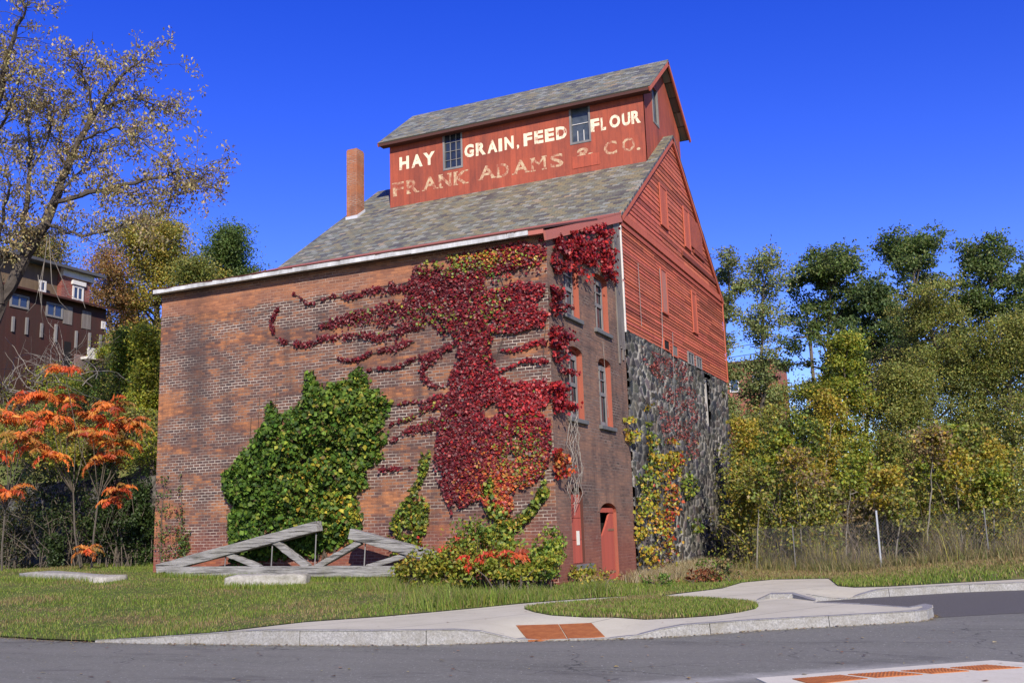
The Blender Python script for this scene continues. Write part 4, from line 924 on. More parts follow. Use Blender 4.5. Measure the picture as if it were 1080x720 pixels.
gi = thing('green_ivy', (-7, -.3, .7), 'big green ivy mound climbing the brick wall behind the timber truss', 'ivy')
GI = [(u/2.77+140, v/2.77+380) for u, v in [(265,335),(300,310),(330,268),(355,240),(380,200),(395,165),(398,128),(415,135),(432,165),(465,150),(490,140),(505,100),(512,45),(528,38),(540,75),(560,82),(600,70),(640,62),(660,20),(680,40),(690,85),(720,92),(742,102),(755,130),(735,172),(745,200),(738,240),(720,290),(680,320),(690,370),(665,380),(645,395),(665,440),(672,480),(640,520),(560,560),(400,580),(290,590),(290,530),(285,450),(300,430),(275,380)]]
uv = sample_poly(GI, 20000); gp = np.array(GI); 
dd = np.full(len(uv), 1e9)
for i in range(len(gp)):
    a, b = gp[i], gp[(i+1) % len(gp)]; ab = b-a; t = np.clip(((uv-a)@ab)/(ab@ab), 0, 1); dd = np.minimum(dd, np.linalg.norm(uv-(a+t[:, None]*ab), axis=1))
uv_k = nz2(uv, .1, 5)+.5*nz2(uv, .25, 8) > -.42; uv = uv[uv_k]; dd = dd[uv_k]; lump = .5+.65*nz2(uv, .045, 1)+.6*nz2(uv, .11, 5); thick = np.clip(dd/22, 0, 1)**.6*(.12+.62*np.clip(lump, 0, 1.2)); 
P = np.array([fy(u, v, 0) for u, v in uv]); P[:, 1] = -.03-thick*rng.uniform(.45, 1.0, len(P))
# deeper leaves are scattered round the sampled spot so the mass has real depth
P += rng.normal(size=P.shape)*np.array([.05, .02, .05])
C = zcol(uv, [(.05, .10, .014), (.08, .14, .018), (.11, .17, .022), (.035, .07, .012)], [(380,430,40,50,GRN,.55),(350,520,60,45,GRN,.45),(370,540,25,20,YEL,.5),(340,500,40,30,YEL,.12),(320,470,90,90,[(.14,.10,.04),(.10,.08,.035),(.19,.15,.05)],.07)])
leaves('foliage', P, rng.uniform(.055, .165, len(P)), C, M['leaf_wall'], gi, bias=(.15, -.7, .55), bw=.5, tipdown=.7, aspect=.85)
m = MB()
for u0, u1, v1 in ((300, 262, 500), (310, 290, 440), (330, 325, 410), (340, 360, 420), (350, 395, 430), (345, 320, 395), (335, 380, 400)):
    l = [(u0, 590), (u0*.6+u1*.4+random.uniform(-8, 8), 540), (u0*.3+u1*.7, 490), (u1, v1)]; m.tube([fy(u, v, -.03) for u, v in l], [.04, .03, .02, .008], 5, (.08, .06, .045))
for u, v0, v1 in ((263, 470, 440), (272, 455, 418), (290, 432, 405), (250, 500, 470)): m.tube([fy(u, v0, -.02), fy(u+2, v1, -.02)], .007, 4, (.08, .055, .04))
m.build('stems', M['bark'], gi)
def wall_plant(name, label, polys, counts, plane, base, pals, zones, size, off, thr=-.35, stems=(), dens=.09, cat='vine', bias=None):
    uv = np.concatenate([sample_poly(p, n) for p, n in zip(polys, counts)]); uv = uv[nz2(uv, dens, 3) > thr]
    P = np.array([plane(u, v, 0) for u, v in uv]); ax = 1 if plane is fy else 0; sg = -1 if plane is fy else 1
    P[:, ax] = sg*(.03+np.abs(rng.normal(size=len(P)))*off)
    lo = P.mean(0).copy(); lo[2] = P[:, 2].min(); t = thing(name, lo, label, cat)
    b = (.1, -.75, .45) if plane is fy else (.7, -.3, .4)
    leaves('foliage', P, rng.uniform(*size, len(P)), zcol(uv, pals, zones), M['ivy'], t, bias=bias or b, bw=.45, tipdown=.8, aspect=.85)
    m = MB()
    for l in stems:
        q = [plane(u, v, 0) for u, v in densify(l, 8)]
        for p in q: p[ax] = sg*.03
        q = [p+np.array([random.uniform(-.02, .02) for _ in range(3)]) for p in q]
        m.tube(q, list(np.linspace(.02, .007, len(q))), 4, (.11, .085, .065))
    m.build('stems', M['bark'], t); return t
wall_plant('creeper_vine', 'small yellow-green vine patch low on the brick front between truss and red creeper', [[(418,540),(430,525),(445,520),(455,535),(452,565),(440,590),(415,590),(412,565)], [(447,470),(455,475),(452,500),(440,522),(433,520),(444,500)]], [1100, 220], fy, None, GRN, [(430,560,20,20,YEL,.3),(450,580,15,14,RED,.6)], (.07, .13), .09, stems=[[(440,590),(436,540),(447,500),(452,470)]])
wall_plant('creeper_vine', 'yellow-green vine strand curling below the red creeper at the brick corner', [[(518,540),(528,530),(540,545),(545,580),(520,585)], [(575,505),(581,520),(560,548),(545,560),(540,552),(560,535)], [(512,510),(520,500),(527,530),(517,545)]], [700, 330, 240], fy, None, GRN, [(545,555,15,12,YEL,.6)], (.08, .14), .1, stems=[[(530,590),(535,550),(560,530),(578,508)]])
wall_plant('creeper_vine', 'thin green ivy creeping up the left edge of the brick front', [[(166,505),(180,500),(184,540),(200,585),(178,592),(166,590)], [(190,500),(194,500),(197,560),(203,575),(190,590),(186,560)], [(196,565),(205,558),(200,592),(186,594)]], [520, 240, 300], fy, None, [(.05, .085, .018), (.08, .12, .022), (.11, .12, .03)], [(190,540,8,60,DRK,.3)], (.04, .08), .07, -.15, [[(170,595),(172,540),(175,505)], [(190,595),(193,540),(191,500)]])
wall_plant('creeper_vine', 'yellow and orange vine climbing the joint between brick side and rubble stone wall', [[(668,500),(690,480),(700,478),(712,500),(708,560),(704,598),(672,600),(667,560)], [(678,430),(683,424),(688,470),(690,490),(681,486)], [(656,438),(661,440),(666,460),(662,470),(655,455)], [(700,462),(712,470),(716,500),(700,500)]], [1500, 240, 130, 300], sx, None, YEL, [(685,455,8,30,GRN,.95),(675,510,14,30,GRN,.7),(707,540,14,45,ORG,.85),(700,590,18,18,[(.2,.1,.05),(.14,.08,.05)],.7)], (.09, .155), .16, -.22, [[(680,605),(683,540),(688,480),(680,428)], [(700,605),(705,540),(706,470)]])
wall_plant('creeper_vine', 'thin faded red creeper on the upper rubble wall under the clapboards', [[(690,372),(712,378),(730,390),(735,440),(738,480),(715,492),(700,470),(692,430)], [(668,362),(690,372),(692,400),(676,380)]], [2600, 320], sx, None, [(.20, .05, .045), (.15, .04, .035), (.26, .07, .055)], [(720,480,20,20,GRN,.1)], (.045, .085), .05, -.10, [[(705,600),(702,500),(706,420),(712,378)], [(722,560),(720,480),(716,390)], [(690,470),(693,410),(684,372)]])
wall_plant('creeper_vine', 'sparse green and yellow sprigs on the lower middle of the rubble wall', [[(714,510),(725,496),(735,515),(722,530)], [(722,545),(738,548),(740,560),(728,562)]], [150, 60], sx, None, GRN, [], (.1, .17), .1, -.3, [[(718,600),(722,540),(726,500)]])
t = thing('dead_vine', (0.05, 1.3, .8), 'pale leafless vine tangle hanging below the lower left side window', 'vine'); m = MB(); random.seed(4)
for i in range(9):
    u = random.uniform(597, 608); q = [(u, random.uniform(432, 442))]; v = q[0][1]
    while v < 525+random.uniform(-20, 15): v += 9; u += random.uniform(-3, 3)+(601-u)*.15; q.append((u, v))
    m.tube([np.array(sx(a, b, 0))+np.array([.05+random.uniform(0, .12), 0, 0]) for a, b in q], .007, 4, (.27, .245, .21))
m.build('tendrils', M['bark'], t); m = MB()
for i in range(1): m.tube([np.array(sx(634+i*3, 360, 0))+[.05,0,0], np.array(sx(637+i*2, 410, 0))+[.07,0,0], np.array(sx(640-i, 440+i*20, 0))+[.05,0,0]], .006, 4, (.27, .245, .21))
m.build('tendrils', M['bark'], t)

# ------------------------------------------------------------------ trees and shrubs
BARK = (.10, .082, .065); BARKG = (.17, .155, .135)
def polyline(p, d, L_, n, wob, up=0.0):
    pts = [np.array(p, float)]; d = unit(np.array(d, float))
    for i in range(n):
        d = unit(d+rng.normal(size=3)*wob+np.array([0, 0, up])); pts.append(pts[-1]+d*L_/n)
    return pts
def tree(name, label, base, H, Wd, cb, pal, seed, limbs=16, clump=.9, per=130, leaf=.2, trunk=.16, group=None, cat='tree', lean=(0, 0), zones=None, flat=.65, profile='round', bark=BARK, wts=None, droop=.35, twig=True, sub=3, aspect=.6):
    global rng
    keep = rng; rng = np.random.default_rng(seed); base = np.array([base[0], base[1], hz(base[0], base[1])-.05])
    t = thing(name, base, label, cat, group); m = MB(); n = 9
    tp = [base+np.array([lean[0]*(i/n)**1.5+rng.normal()*.012*H*(i/n), lean[1]*(i/n)**1.5+rng.normal()*.012*H*(i/n), H*.93*i/n]) for i in range(n+1)]; ta = np.array(tp)
    m.tube(tp, [trunk*(1-.85*i/n)*(1.35 if i == 0 else 1) for i in range(n+1)], 7, bark)
    cl = []; cs = []
    for i in range(limbs):
        f = cb+(1-cb)*((i+.5)/limbs); f = min(f+rng.uniform(-.03, .03), .98); az = i*2.4+rng.uniform(-.5, .5)
        q = (f-cb)/(1-cb)
        pr = {'round': math.sqrt(max(.05, 1-(2*q-.9)**2*.75)), 'cone': 1.05-q*.8, 'top': .45+.75*math.sqrt(max(0, 1-(1.7*q-1.0)**2)), 'column': .85-.35*q**3}[profile]
        ln = Wd/2*pr*rng.uniform(.65, 1.12); p0 = np.array([np.interp(f*n/.93*.93, np.arange(n+1), ta[:, k]) for k in range(3)])
        el = rng.uniform(.15, .6)+.5*q; d = np.array([math.cos(az)*math.cos(el), math.sin(az)*math.cos(el), math.sin(el)])
        pl = polyline(p0, d, ln, 5, .16, .02); r0 = trunk*(1-.85*f)*.55+.012; m.tube(pl, [r0*(1-.8*k/5) for k in range(6)], 5, bark)
        cl.append(pl[-1]); cs.append(clump*rng.uniform(.75, 1.2)); 
        if ln > clump*1.2: cl.append(pl[3]+rng.normal(size=3)*.2*clump); cs.append(clump*rng.uniform(.5, .95))
        for k in range(sub):
            j = rng.integers(2, 6); d2 = unit(d+rng.normal(size=3)*.8); l2 = ln*rng.uniform(.3, .55)+.2; pp = polyline(pl[min(j, 5)], d2, l2, 3, .2)
            m.tube(pp, [r0*.45, r0*.32, r0*.2, .006], 4, bark); cl.append(pp[-1]); cs.append(clump*rng.uniform(.55, 1.0))
    cl.append(tp[-1]); cs.append(clump)
    P = []; col = []; leaf = leaf*.6; per = per*2.3
    for c, s in zip(cl, cs):
        k = int(per*rng.uniform(.6, 1.3)*(s/clump)**2)+4; r = rng.random(k)**.45; dvec = unit(rng.normal(size=(k, 3))); q = c+dvec*r[:, None]*s*np.array([1, 1, flat])
        # short sprays, so the outline is ragged
        k2 = max(2, k//11); sp = unit(rng.normal(size=(k2, 3)))*s*rng.uniform(1.0, 1.75, (k2, 1))*np.array([1, 1, flat]); q2 = np.concatenate([c+sp*f_+rng.normal(size=(k2, 3))*.07*s for f_ in (.85, 1.0, 1.15)])
        q = np.concatenate([q, q2]); P.append(q)
        cc = pick(pal, len(q), wts, .22)*rng.uniform(.8, 1.2)
        col.append(cc)
    P = np.concatenate(P); C = np.concatenate(col)
    if zones:
        for (f0, f1, pal2, k_) in zones:
            h_ = (P[:, 2]-base[2])/H; sel = (h_ > f0) & (h_ < f1) & (rng.random(len(P)) < k_); C[sel] = pick(pal2, int(sel.sum()))
    P[:, 2] = np.maximum(P[:, 2], base[2]+.1)
    leaves('crown', P, leaf*rng.uniform(.7, 1.25, len(P)), C, M['leaf'], t, tipdown=droop, aspect=aspect, bias=(.3, -.6, .6), bw=.22)
    m.build('trunk', M['bark'], t); rng = keep; return t
def tree_px(name, label, u, vtop, wpx, vcb, dep, pal, seed, du=0, **k):
    top = at(u, vtop, dep); b = at(u+du, 590, dep); bz = hz(b[0], b[1]); H = top[2]-bz-k.get('clump', .9)*.55; cbz = at(u, vcb, dep)[2]
    return tree(name, label, (b[0], b[1]), H, max(wpx*dep/FPX-k.get('clump', .9)*1.0, .8), max(.05, (cbz-bz)/H), pal, seed, lean=(top[0]-b[0], top[1]-b[1]), **k)
def shrub(name, label, base, W_, D_, H, pal, n, leaf, seed, cat='shrub', group=None, zones=None, stems=14, twigs=0, lump=.35, wts=None, zoff=0, bark=BARK, yaw=0, shell=.45, aspect=.65):
    global rng
    keep = rng; rng = np.random.default_rng(seed); base = np.array([base[0], base[1], hz(base[0], base[1])+zoff])
    t = thing(name, base, label, cat, group); m = MB(); nb = 9
    cc = np.stack([rng.uniform(-.36, .36, nb)*W_, rng.uniform(-.36, .36, nb)*D_, rng.uniform(.2, .82, nb)*H], 1); rr = rng.uniform(.14, .40, nb)
    i = rng.integers(0, nb, n); d = unit(rng.normal(size=(n, 3))); r = rng.random(n)**shell
    P = cc[i]+d*r[:, None]*rr[i][:, None]*np.array([W_, D_, H*1.1])
    nn = np.array([noise.noise(tuple(p*1.7)+()) if False else noise.noise((p[0]*1.6/lump*.35, p[1]*1.6/lump*.35, p[2]*1.8/lump*.35+seed)) for p in P]); P = P[nn > -.1]
    P[:, 2] = np.abs(P[:, 2]); C = pick(pal, len(P), wts, .22); C *= (1+.35*np.array([noise.noise((p[0]*.9, p[1]*.9, p[2]*.9+seed)) for p in P]))[:, None]
    if zones:
        for (f0, f1, pal2, k_) in zones:
            sel = (P[:, 2]/H > f0) & (P[:, 2]/H < f1) & (rng.random(len(P)) < k_); C[sel] = pick(pal2, int(sel.sum()))
    cy_, sy_ = math.cos(yaw), math.sin(yaw); P[:, :2] = np.stack([P[:, 0]*cy_-P[:, 1]*sy_, P[:, 0]*sy_+P[:, 1]*cy_], 1)
    leaves('foliage', base+P, leaf*rng.uniform(.65, 1.3, len(P)), C, M['leaf'], t, tipdown=.3, aspect=aspect, bias=(.3, -.6, .6), bw=.25)
    for k in range(stems):
        j = rng.integers(0, nb); e = cc[j]+rng.normal(size=3)*np.array([W_, D_, H])*.1; e[:2] = (e[0]*cy_-e[1]*sy_, e[0]*sy_+e[1]*cy_); s0 = np.array([rng.normal()*W_*.12, rng.normal()*D_*.12, -.05])
        mid = s0*.5+e*.5+np.array([0, 0, H*.1]); m.tube([base+s0, base+mid, base+e], [.022, .014, .005], 4, bark)
    for k in range(twigs):
        s0 = np.array([rng.uniform(-.5, .5)*W_, rng.uniform(-.5, .5)*D_, rng.uniform(0, .6)*H]); d = unit(np.array([rng.normal()*.6, rng.normal()*.6, rng.uniform(.2, 1.2)])); pl = polyline(base+s0, d, rng.uniform(.5, 1.5), 4, .25); m.tube(pl, [.014, .011, .009, .007, .004], 3, bark)
    m.build('stems', M['bark'], t); rng = keep; return t
def shrub_px(name, label, u, vbase, vtop, wpx, dep, pal, n, leaf, seed, **k):
    b = at(u, vbase, dep); g = hz(b[0], b[1]); zo = k.pop('zoff', None); zo = b[2]-g if zo is None else zo
    if zo < .4 and zo > -1.5: zo = 0
    H = at(u, vtop, dep)[2]-(g+zo)
    return shrub(name, label, (b[0], b[1]), wpx*dep/FPX, wpx*dep/FPX*.8, max(H, .3), pal, n, leaf, seed, zoff=zo-.05, **k)
GD = [(.075, .12, .03), (.10, .15, .036), (.135, .18, .05), (.17, .20, .06)]
PALE = [(.20, .24, .085), (.17, .22, .075), (.23, .26, .09), (.27, .26, .10)]
OLV = [(.24, .25, .058), (.20, .225, .055), (.30, .27, .062), (.165, .20, .048)]
YG = [(.21, .26, .035), (.27, .29, .04), (.15, .21, .035), (.36, .33, .045)]
YLW = [(.42, .34, .045), (.34, .30, .045), (.27, .27, .045), (.40, .27, .045)]
BRN = [(.27, .18, .09), (.32, .22, .095), (.22, .165, .095), (.25, .22, .09)]
LG = [(.14, .23, .04), (.19, .27, .045), (.10, .17, .035)]
MIXR = [(.24, .265, .05), (.18, .21, .045), (.37, .32, .055), (.13, .17, .035), (.24, .20, .07)]
GT = 'tall locust trees on the right'
tree_px('tall_tree', 'pale thin tree right beside the red gable, partly behind it', 768, 243, 50, 560, 44, PALE, 101, limbs=24, clump=.5, per=85, leaf=.20, trunk=.17, profile='column', group=GT)
tree_px('tall_tree', 'pale grey-green slender tree with sky showing through its lower crown', 806, 241, 66, 520, 46, PALE, 102, limbs=24, clump=.6, per=75, leaf=.21, trunk=.17, profile='column', group=GT, bark=(.13,.11,.09))
tree_px('tall_tree', 'dark green tall tree with layered crown just right of the pale slender tree', 873, 254, 108, 400, 52, GD, 103, limbs=26, clump=.62, per=85, leaf=.26, trunk=.22, flat=.62, profile='round', sub=4, group=GT, du=10)
tree_px('tall_tree', 'medium green tree lower than its dark neighbour, in the middle of the right wood', 918, 292, 88, 430, 50, [(.07,.12,.035),(.10,.145,.045),(.13,.17,.05)], 104, limbs=20, clump=.6, per=85, leaf=.24, trunk=.18, flat=.62, profile='round', sub=4, group=GT)
tree_px('tall_tree', 'tallest dark green tree in the right wood, with a broad domed top', 968, 236, 116, 400, 54, GD, 105, limbs=26, clump=.66, per=85, leaf=.26, trunk=.25, flat=.62, profile='round', sub=4, group=GT)
tree_px('tall_tree', 'dark green broad tree near the right edge, second highest of the wood', 1045, 242, 110, 400, 52, GD, 106, limbs=26, clump=.66, per=85, leaf=.26, trunk=.24, flat=.62, profile='round', sub=4, group=GT)
tree_px('tall_tree', 'dark tree cut off by the right edge of the picture', 1096, 285, 70, 420, 50, GD, 107, limbs=15, clump=1.1, per=120, leaf=.25, trunk=.2, flat=.62, profile='round', sub=4, group=GT)
tree_px('olive_tree', 'big olive-brown fine-leaved tree before the tallest dark trees on the right', 985, 292, 112, 500, 45, OLV, 108, limbs=36, clump=.6, per=80, leaf=.17, trunk=.2, profile='round', sub=4)
tree_px('olive_tree', 'olive tree low behind the fence thicket, under the tallest dark tree', 955, 372, 96, 560, 43, OLV, 112, limbs=26, clump=.75, per=120, leaf=.17, trunk=.13, profile='round', sub=4)
tree_px('olive_tree', 'grey-olive tree filling the gap under the dark broad tree near the right edge', 1025, 362, 100, 560, 45, OLV+PALE, 113, limbs=26, clump=.8, per=120, leaf=.17, trunk=.14, profile='round', sub=4)
tree_px('maple_tree', 'golden-green tree low behind the utility pole', 862, 392, 70, 560, 46, YG+OLV, 114, limbs=22, clump=.7, per=110, leaf=.18, trunk=.11, profile='round', sub=3)
tree_px('maple_tree', 'greenish yellow tree screening the distant red brick house', 812, 398, 64, 560, 50, OLV+YLW, 115, limbs=20, clump=.7, per=90, leaf=.18, trunk=.1, profile='round', sub=3)
tree_px('olive_tree', 'olive fine-leaved tree at the far right edge, fuller towards the frame', 1068, 318, 110, 520, 44, OLV, 109, limbs=24, clump=.8, per=120, leaf=.17, trunk=.18, profile='round', sub=4)
tree_px('maple_tree', 'yellow-green young tree in the gap between the pale slender tree and the olive tree', 893, 336, 92, 560, 42, YG, 110, limbs=28, clump=.5, per=70, leaf=.2, trunk=.13, profile='cone', sub=3, zones=[(.2,.7,YLW,.25)])
tree_px('olive_tree', 'brownish half-bare tree between the yellow-green young tree and the big olive tree', 944, 350, 66, 520, 47, BRN+OLV, 111, limbs=20, clump=.7, per=60, leaf=.17, trunk=.12, profile='round')
GS = 'young saplings along the wire fence'
for i, (u, vt, w, vc, dp, pal, lb) in enumerate([
  (783, 430, 40, 580, 37, YLW, 'yellow sapling close to the far stone corner of the mill'),
  (812, 418, 46, 570, 38, MIXR, 'mottled sapling standing between the stone corner and the yellow-leaved thicket'),
  (846, 425, 50, 570, 36, GD+YG, 'green sapling behind the middle of the pavement end'),
  (876, 395, 44, 560, 39, YLW, 'tall golden sapling under the yellow-green young tree'),
  (905, 450, 40, 575, 36, YG, 'light green sapling just left of the bare fence post'),
  (938, 445, 40, 570, 37, MIXR, 'mixed yellow and brown sapling just right of the bare fence post'),
  (976, 452, 50, 560, 38, BRN, 'brown half-bare sapling in the twiggy patch below the big olive tree'),
  (1012, 440, 44, 570, 36, YG, 'yellow-green sapling right of the twiggy brown patch'),
  (1046, 455, 44, 575, 35, YLW, 'yellow sapling near the right edge behind the fence'),
  (1075, 430, 50, 570, 36, MIXR, 'mottled sapling at the right edge of the picture')]):
    tree_px('sapling', lb, u, vt, w, vc, dp, pal, 130+i, limbs=18, clump=.42, per=34, leaf=.17, trunk=.055, profile='column', sub=2, group=GS, bark=(.22,.2,.17) if i % 2 else BARK, du=(-1)**i*8, cat='sapling', aspect=.8)
GU = 'undergrowth behind the wire fence'
for i, (u, vb, vt, w, dp, pal, n, lb, tw) in enumerate([
  (790, 600, 490, 60, 38, MIXR, 2300, 'low mottled thicket against the far stone corner of the mill', 30),
  (822, 598, 470, 70, 41, GD+LG, 2600, 'dark green bush in the undergrowth beside the pale slender tree foot', 10),
  (858, 598, 500, 70, 37, MIXR, 2300, 'yellow-specked thicket directly behind the pavement end', 40),
  (850, 590, 455, 70, 45, [(.05,.1,.035),(.04,.085,.03),(.08,.12,.03)], 2200, 'deep green feathery bush behind the yellow-specked thicket', 10),
  (898, 600, 505, 70, 38, BRN, 1500, 'brown weedy thicket left of the bare fence post', 70),
  (945, 600, 510, 80, 39, BRN+OLV, 1700, 'brown weedy thicket right of the bare fence post', 80),
  (1000, 595, 500, 80, 38, MIXR, 2300, 'yellow-green thicket behind the fence under the brown sapling', 30),
  (1050, 592, 500, 80, 37, MIXR, 2300, 'yellow-green thicket behind the fence near the right edge', 30),
  (925, 590, 440, 90, 46, BRN, 1500, 'tall grey-brown bramble behind the middle of the fence', 130),
  (985, 585, 430, 110, 48, BRN+[(.10,.085,.06)], 1900, 'tangled leafless brown bramble under the big olive tree', 220),
  (1005, 560, 470, 60, 43, [(.22,.04,.025),(.16,.06,.03),(.12,.1,.03)], 420, 'reddish bush deep in the tangle under the big olive tree', 20),
  (1060, 585, 430, 90, 47, OLV+MIXR, 2300, 'olive bush under the tree at the right edge', 40),
  (775, 590, 440, 60, 47, OLV, 1900, 'olive bush behind the stone corner, under the pale thin tree', 20),
  (820, 580, 425, 60, 52, YLW+OLV, 1500, 'golden bush below the distant red brick house', 10),
  (1100, 590, 470, 90, 39, MIXR, 2300, 'thicket cut off by the right edge of the picture', 30),
  (885, 580, 430, 90, 55, OLV+GD, 2200, 'dark thicket at the back of the gap left of the brambles', 20)]):
    shrub_px('thicket', lb, u, vb, vt-14, w*1.15, dp if dp > 43 else dp-4.5, pal, int(n*2.6), .105, 160+i, twigs=tw, zoff=0, group=GU, stems=16, zones=[(.1,1,YLW,.10)] if pal is MIXR else None, lump=.22)

# thin stems in front of the thicket
for i in range(16):
    random.seed(500+i); u = 782+i*19+random.uniform(-5, 5); vt = random.uniform(430, 520); dp = random.uniform(31.5, 36)
    tree_px('thin_sapling', 'one of the thin pale-stemmed saplings with few leaves in the thicket behind the fence', u, vt, random.uniform(20, 34), vt+40, dp, [YLW, MIXR, YG, YLW+BRN][i % 4], 500+i, limbs=11, clump=.3, per=9+5*(i % 3), leaf=.19, trunk=.035, profile='round', sub=1, group='thin saplings in the thicket', bark=(.20, .18, .15), cat='sapling', aspect=.85, du=random.uniform(-14, 14))
# left background
tree_px('golden_tree', 'golden-olive broad tree behind the left end of the brick front', 160, 228, 116, 400, 60, [(.38,.32,.06),(.32,.30,.06),(.25,.25,.06),(.45,.33,.065)], 201, limbs=30, clump=1.1, per=150, leaf=.24, trunk=.3, sub=4)
tree_px('green_tree', 'dark green round tree rising just above the white gutter', 240, 233, 66, 420, 64, [(.085,.13,.035),(.11,.17,.04),(.14,.19,.05)], 202, limbs=24, clump=1.1, per=170, leaf=.25, trunk=.28, sub=4)
tree_px('brown_tree', 'russet half-bare tree between the old wooden house and the golden tree', 112, 262, 70, 380, 58, [(.34,.18,.07),(.27,.20,.07),(.38,.22,.08)], 203, limbs=24, clump=.9, per=80, leaf=.2, trunk=.2, sub=4)
tree_px('brown_tree', 'dull brown tree behind the roof of the old wooden house', 40, 240, 90, 330, 64, [(.25,.21,.075),(.21,.22,.065),(.30,.21,.08)], 204, limbs=24, clump=1.2, per=110, leaf=.24, trunk=.25, sub=3)
tree_px('green_tree', 'olive tree behind the gutter, lower than the round green tree beside it', 205, 262, 60, 420, 58, OLV, 205, limbs=22, clump=1.0, per=140, leaf=.22, trunk=.2)
tree_px('slender_tree', 'slim yellow-leaved tree close to the left edge of the brick front', 153, 335, 36, 480, 38, [(.42,.38,.05),(.32,.35,.045),(.24,.28,.045)], 206, limbs=24, clump=.42, per=70, leaf=.17, trunk=.07, profile='column')
tree_px('slender_tree', 'slim green vine-hung tree left of the yellow slender tree', 132, 345, 34, 480, 41, LG+YG, 207, limbs=24, clump=.45, per=75, leaf=.18, trunk=.08, profile='column')
for i, (u, vb, vt, w, dp, pal, n, lb, tw) in enumerate([  # mid-dark greens, lowered further to hold the shade here in their colour
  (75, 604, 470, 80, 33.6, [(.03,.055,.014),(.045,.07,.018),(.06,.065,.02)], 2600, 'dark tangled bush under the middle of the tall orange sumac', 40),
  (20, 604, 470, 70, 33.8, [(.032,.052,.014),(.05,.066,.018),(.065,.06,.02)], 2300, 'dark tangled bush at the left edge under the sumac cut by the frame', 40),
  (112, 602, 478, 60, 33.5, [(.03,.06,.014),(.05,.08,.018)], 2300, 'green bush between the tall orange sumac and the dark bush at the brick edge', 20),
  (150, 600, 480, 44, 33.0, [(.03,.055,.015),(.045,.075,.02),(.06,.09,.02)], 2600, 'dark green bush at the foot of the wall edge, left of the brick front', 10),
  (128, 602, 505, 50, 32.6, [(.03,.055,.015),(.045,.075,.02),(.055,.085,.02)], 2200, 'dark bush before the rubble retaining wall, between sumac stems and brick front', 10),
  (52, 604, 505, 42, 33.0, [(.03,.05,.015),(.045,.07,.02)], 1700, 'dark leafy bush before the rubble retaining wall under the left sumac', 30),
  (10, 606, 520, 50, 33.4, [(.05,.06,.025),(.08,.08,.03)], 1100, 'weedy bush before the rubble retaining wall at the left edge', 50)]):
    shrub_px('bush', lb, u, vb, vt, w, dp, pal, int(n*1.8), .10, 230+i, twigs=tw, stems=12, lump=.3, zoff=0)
bk_pal = [YG, OLV, LG+YG, OLV+BRN, YLW+OLV]; random.seed(12)
for i, (u, dp) in enumerate([(160,34.2),(141,33.8),(120,34),(98,34.3),(75,34),(52,34.2),(30,34),(6,34.2),(150,37),(128,37.5),(106,37),(84,37.4),(62,37),(38,37.3),(14,37.5),(157,41),(136,41.5),(112,41),(88,41),(60,41.3),(35,41),(8,41),(150,46),(128,45.5),(118,50),(140,51),(158,52)]+[(random.uniform(-12, 166), random.uniform(33.4, 50)) for _ in range(34)]):
    p = at(u, 420, dp)
    while p[1] < 4.9+(i % 4)*.5: dp += .3; p = at(u, 420, dp)
    hh_ = random.uniform(1.2, 2.0)*(1.25 if u > 112 else 1)
    shrub('bush', 'one of the overgrown bushes matting the bank between retaining wall and wooden house', p[:2], 2.4, 1.9, hh_, bk_pal[i % 5], 3000, .10, 260+i, group='bushes on the overgrown bank', twigs=14, lump=.25)

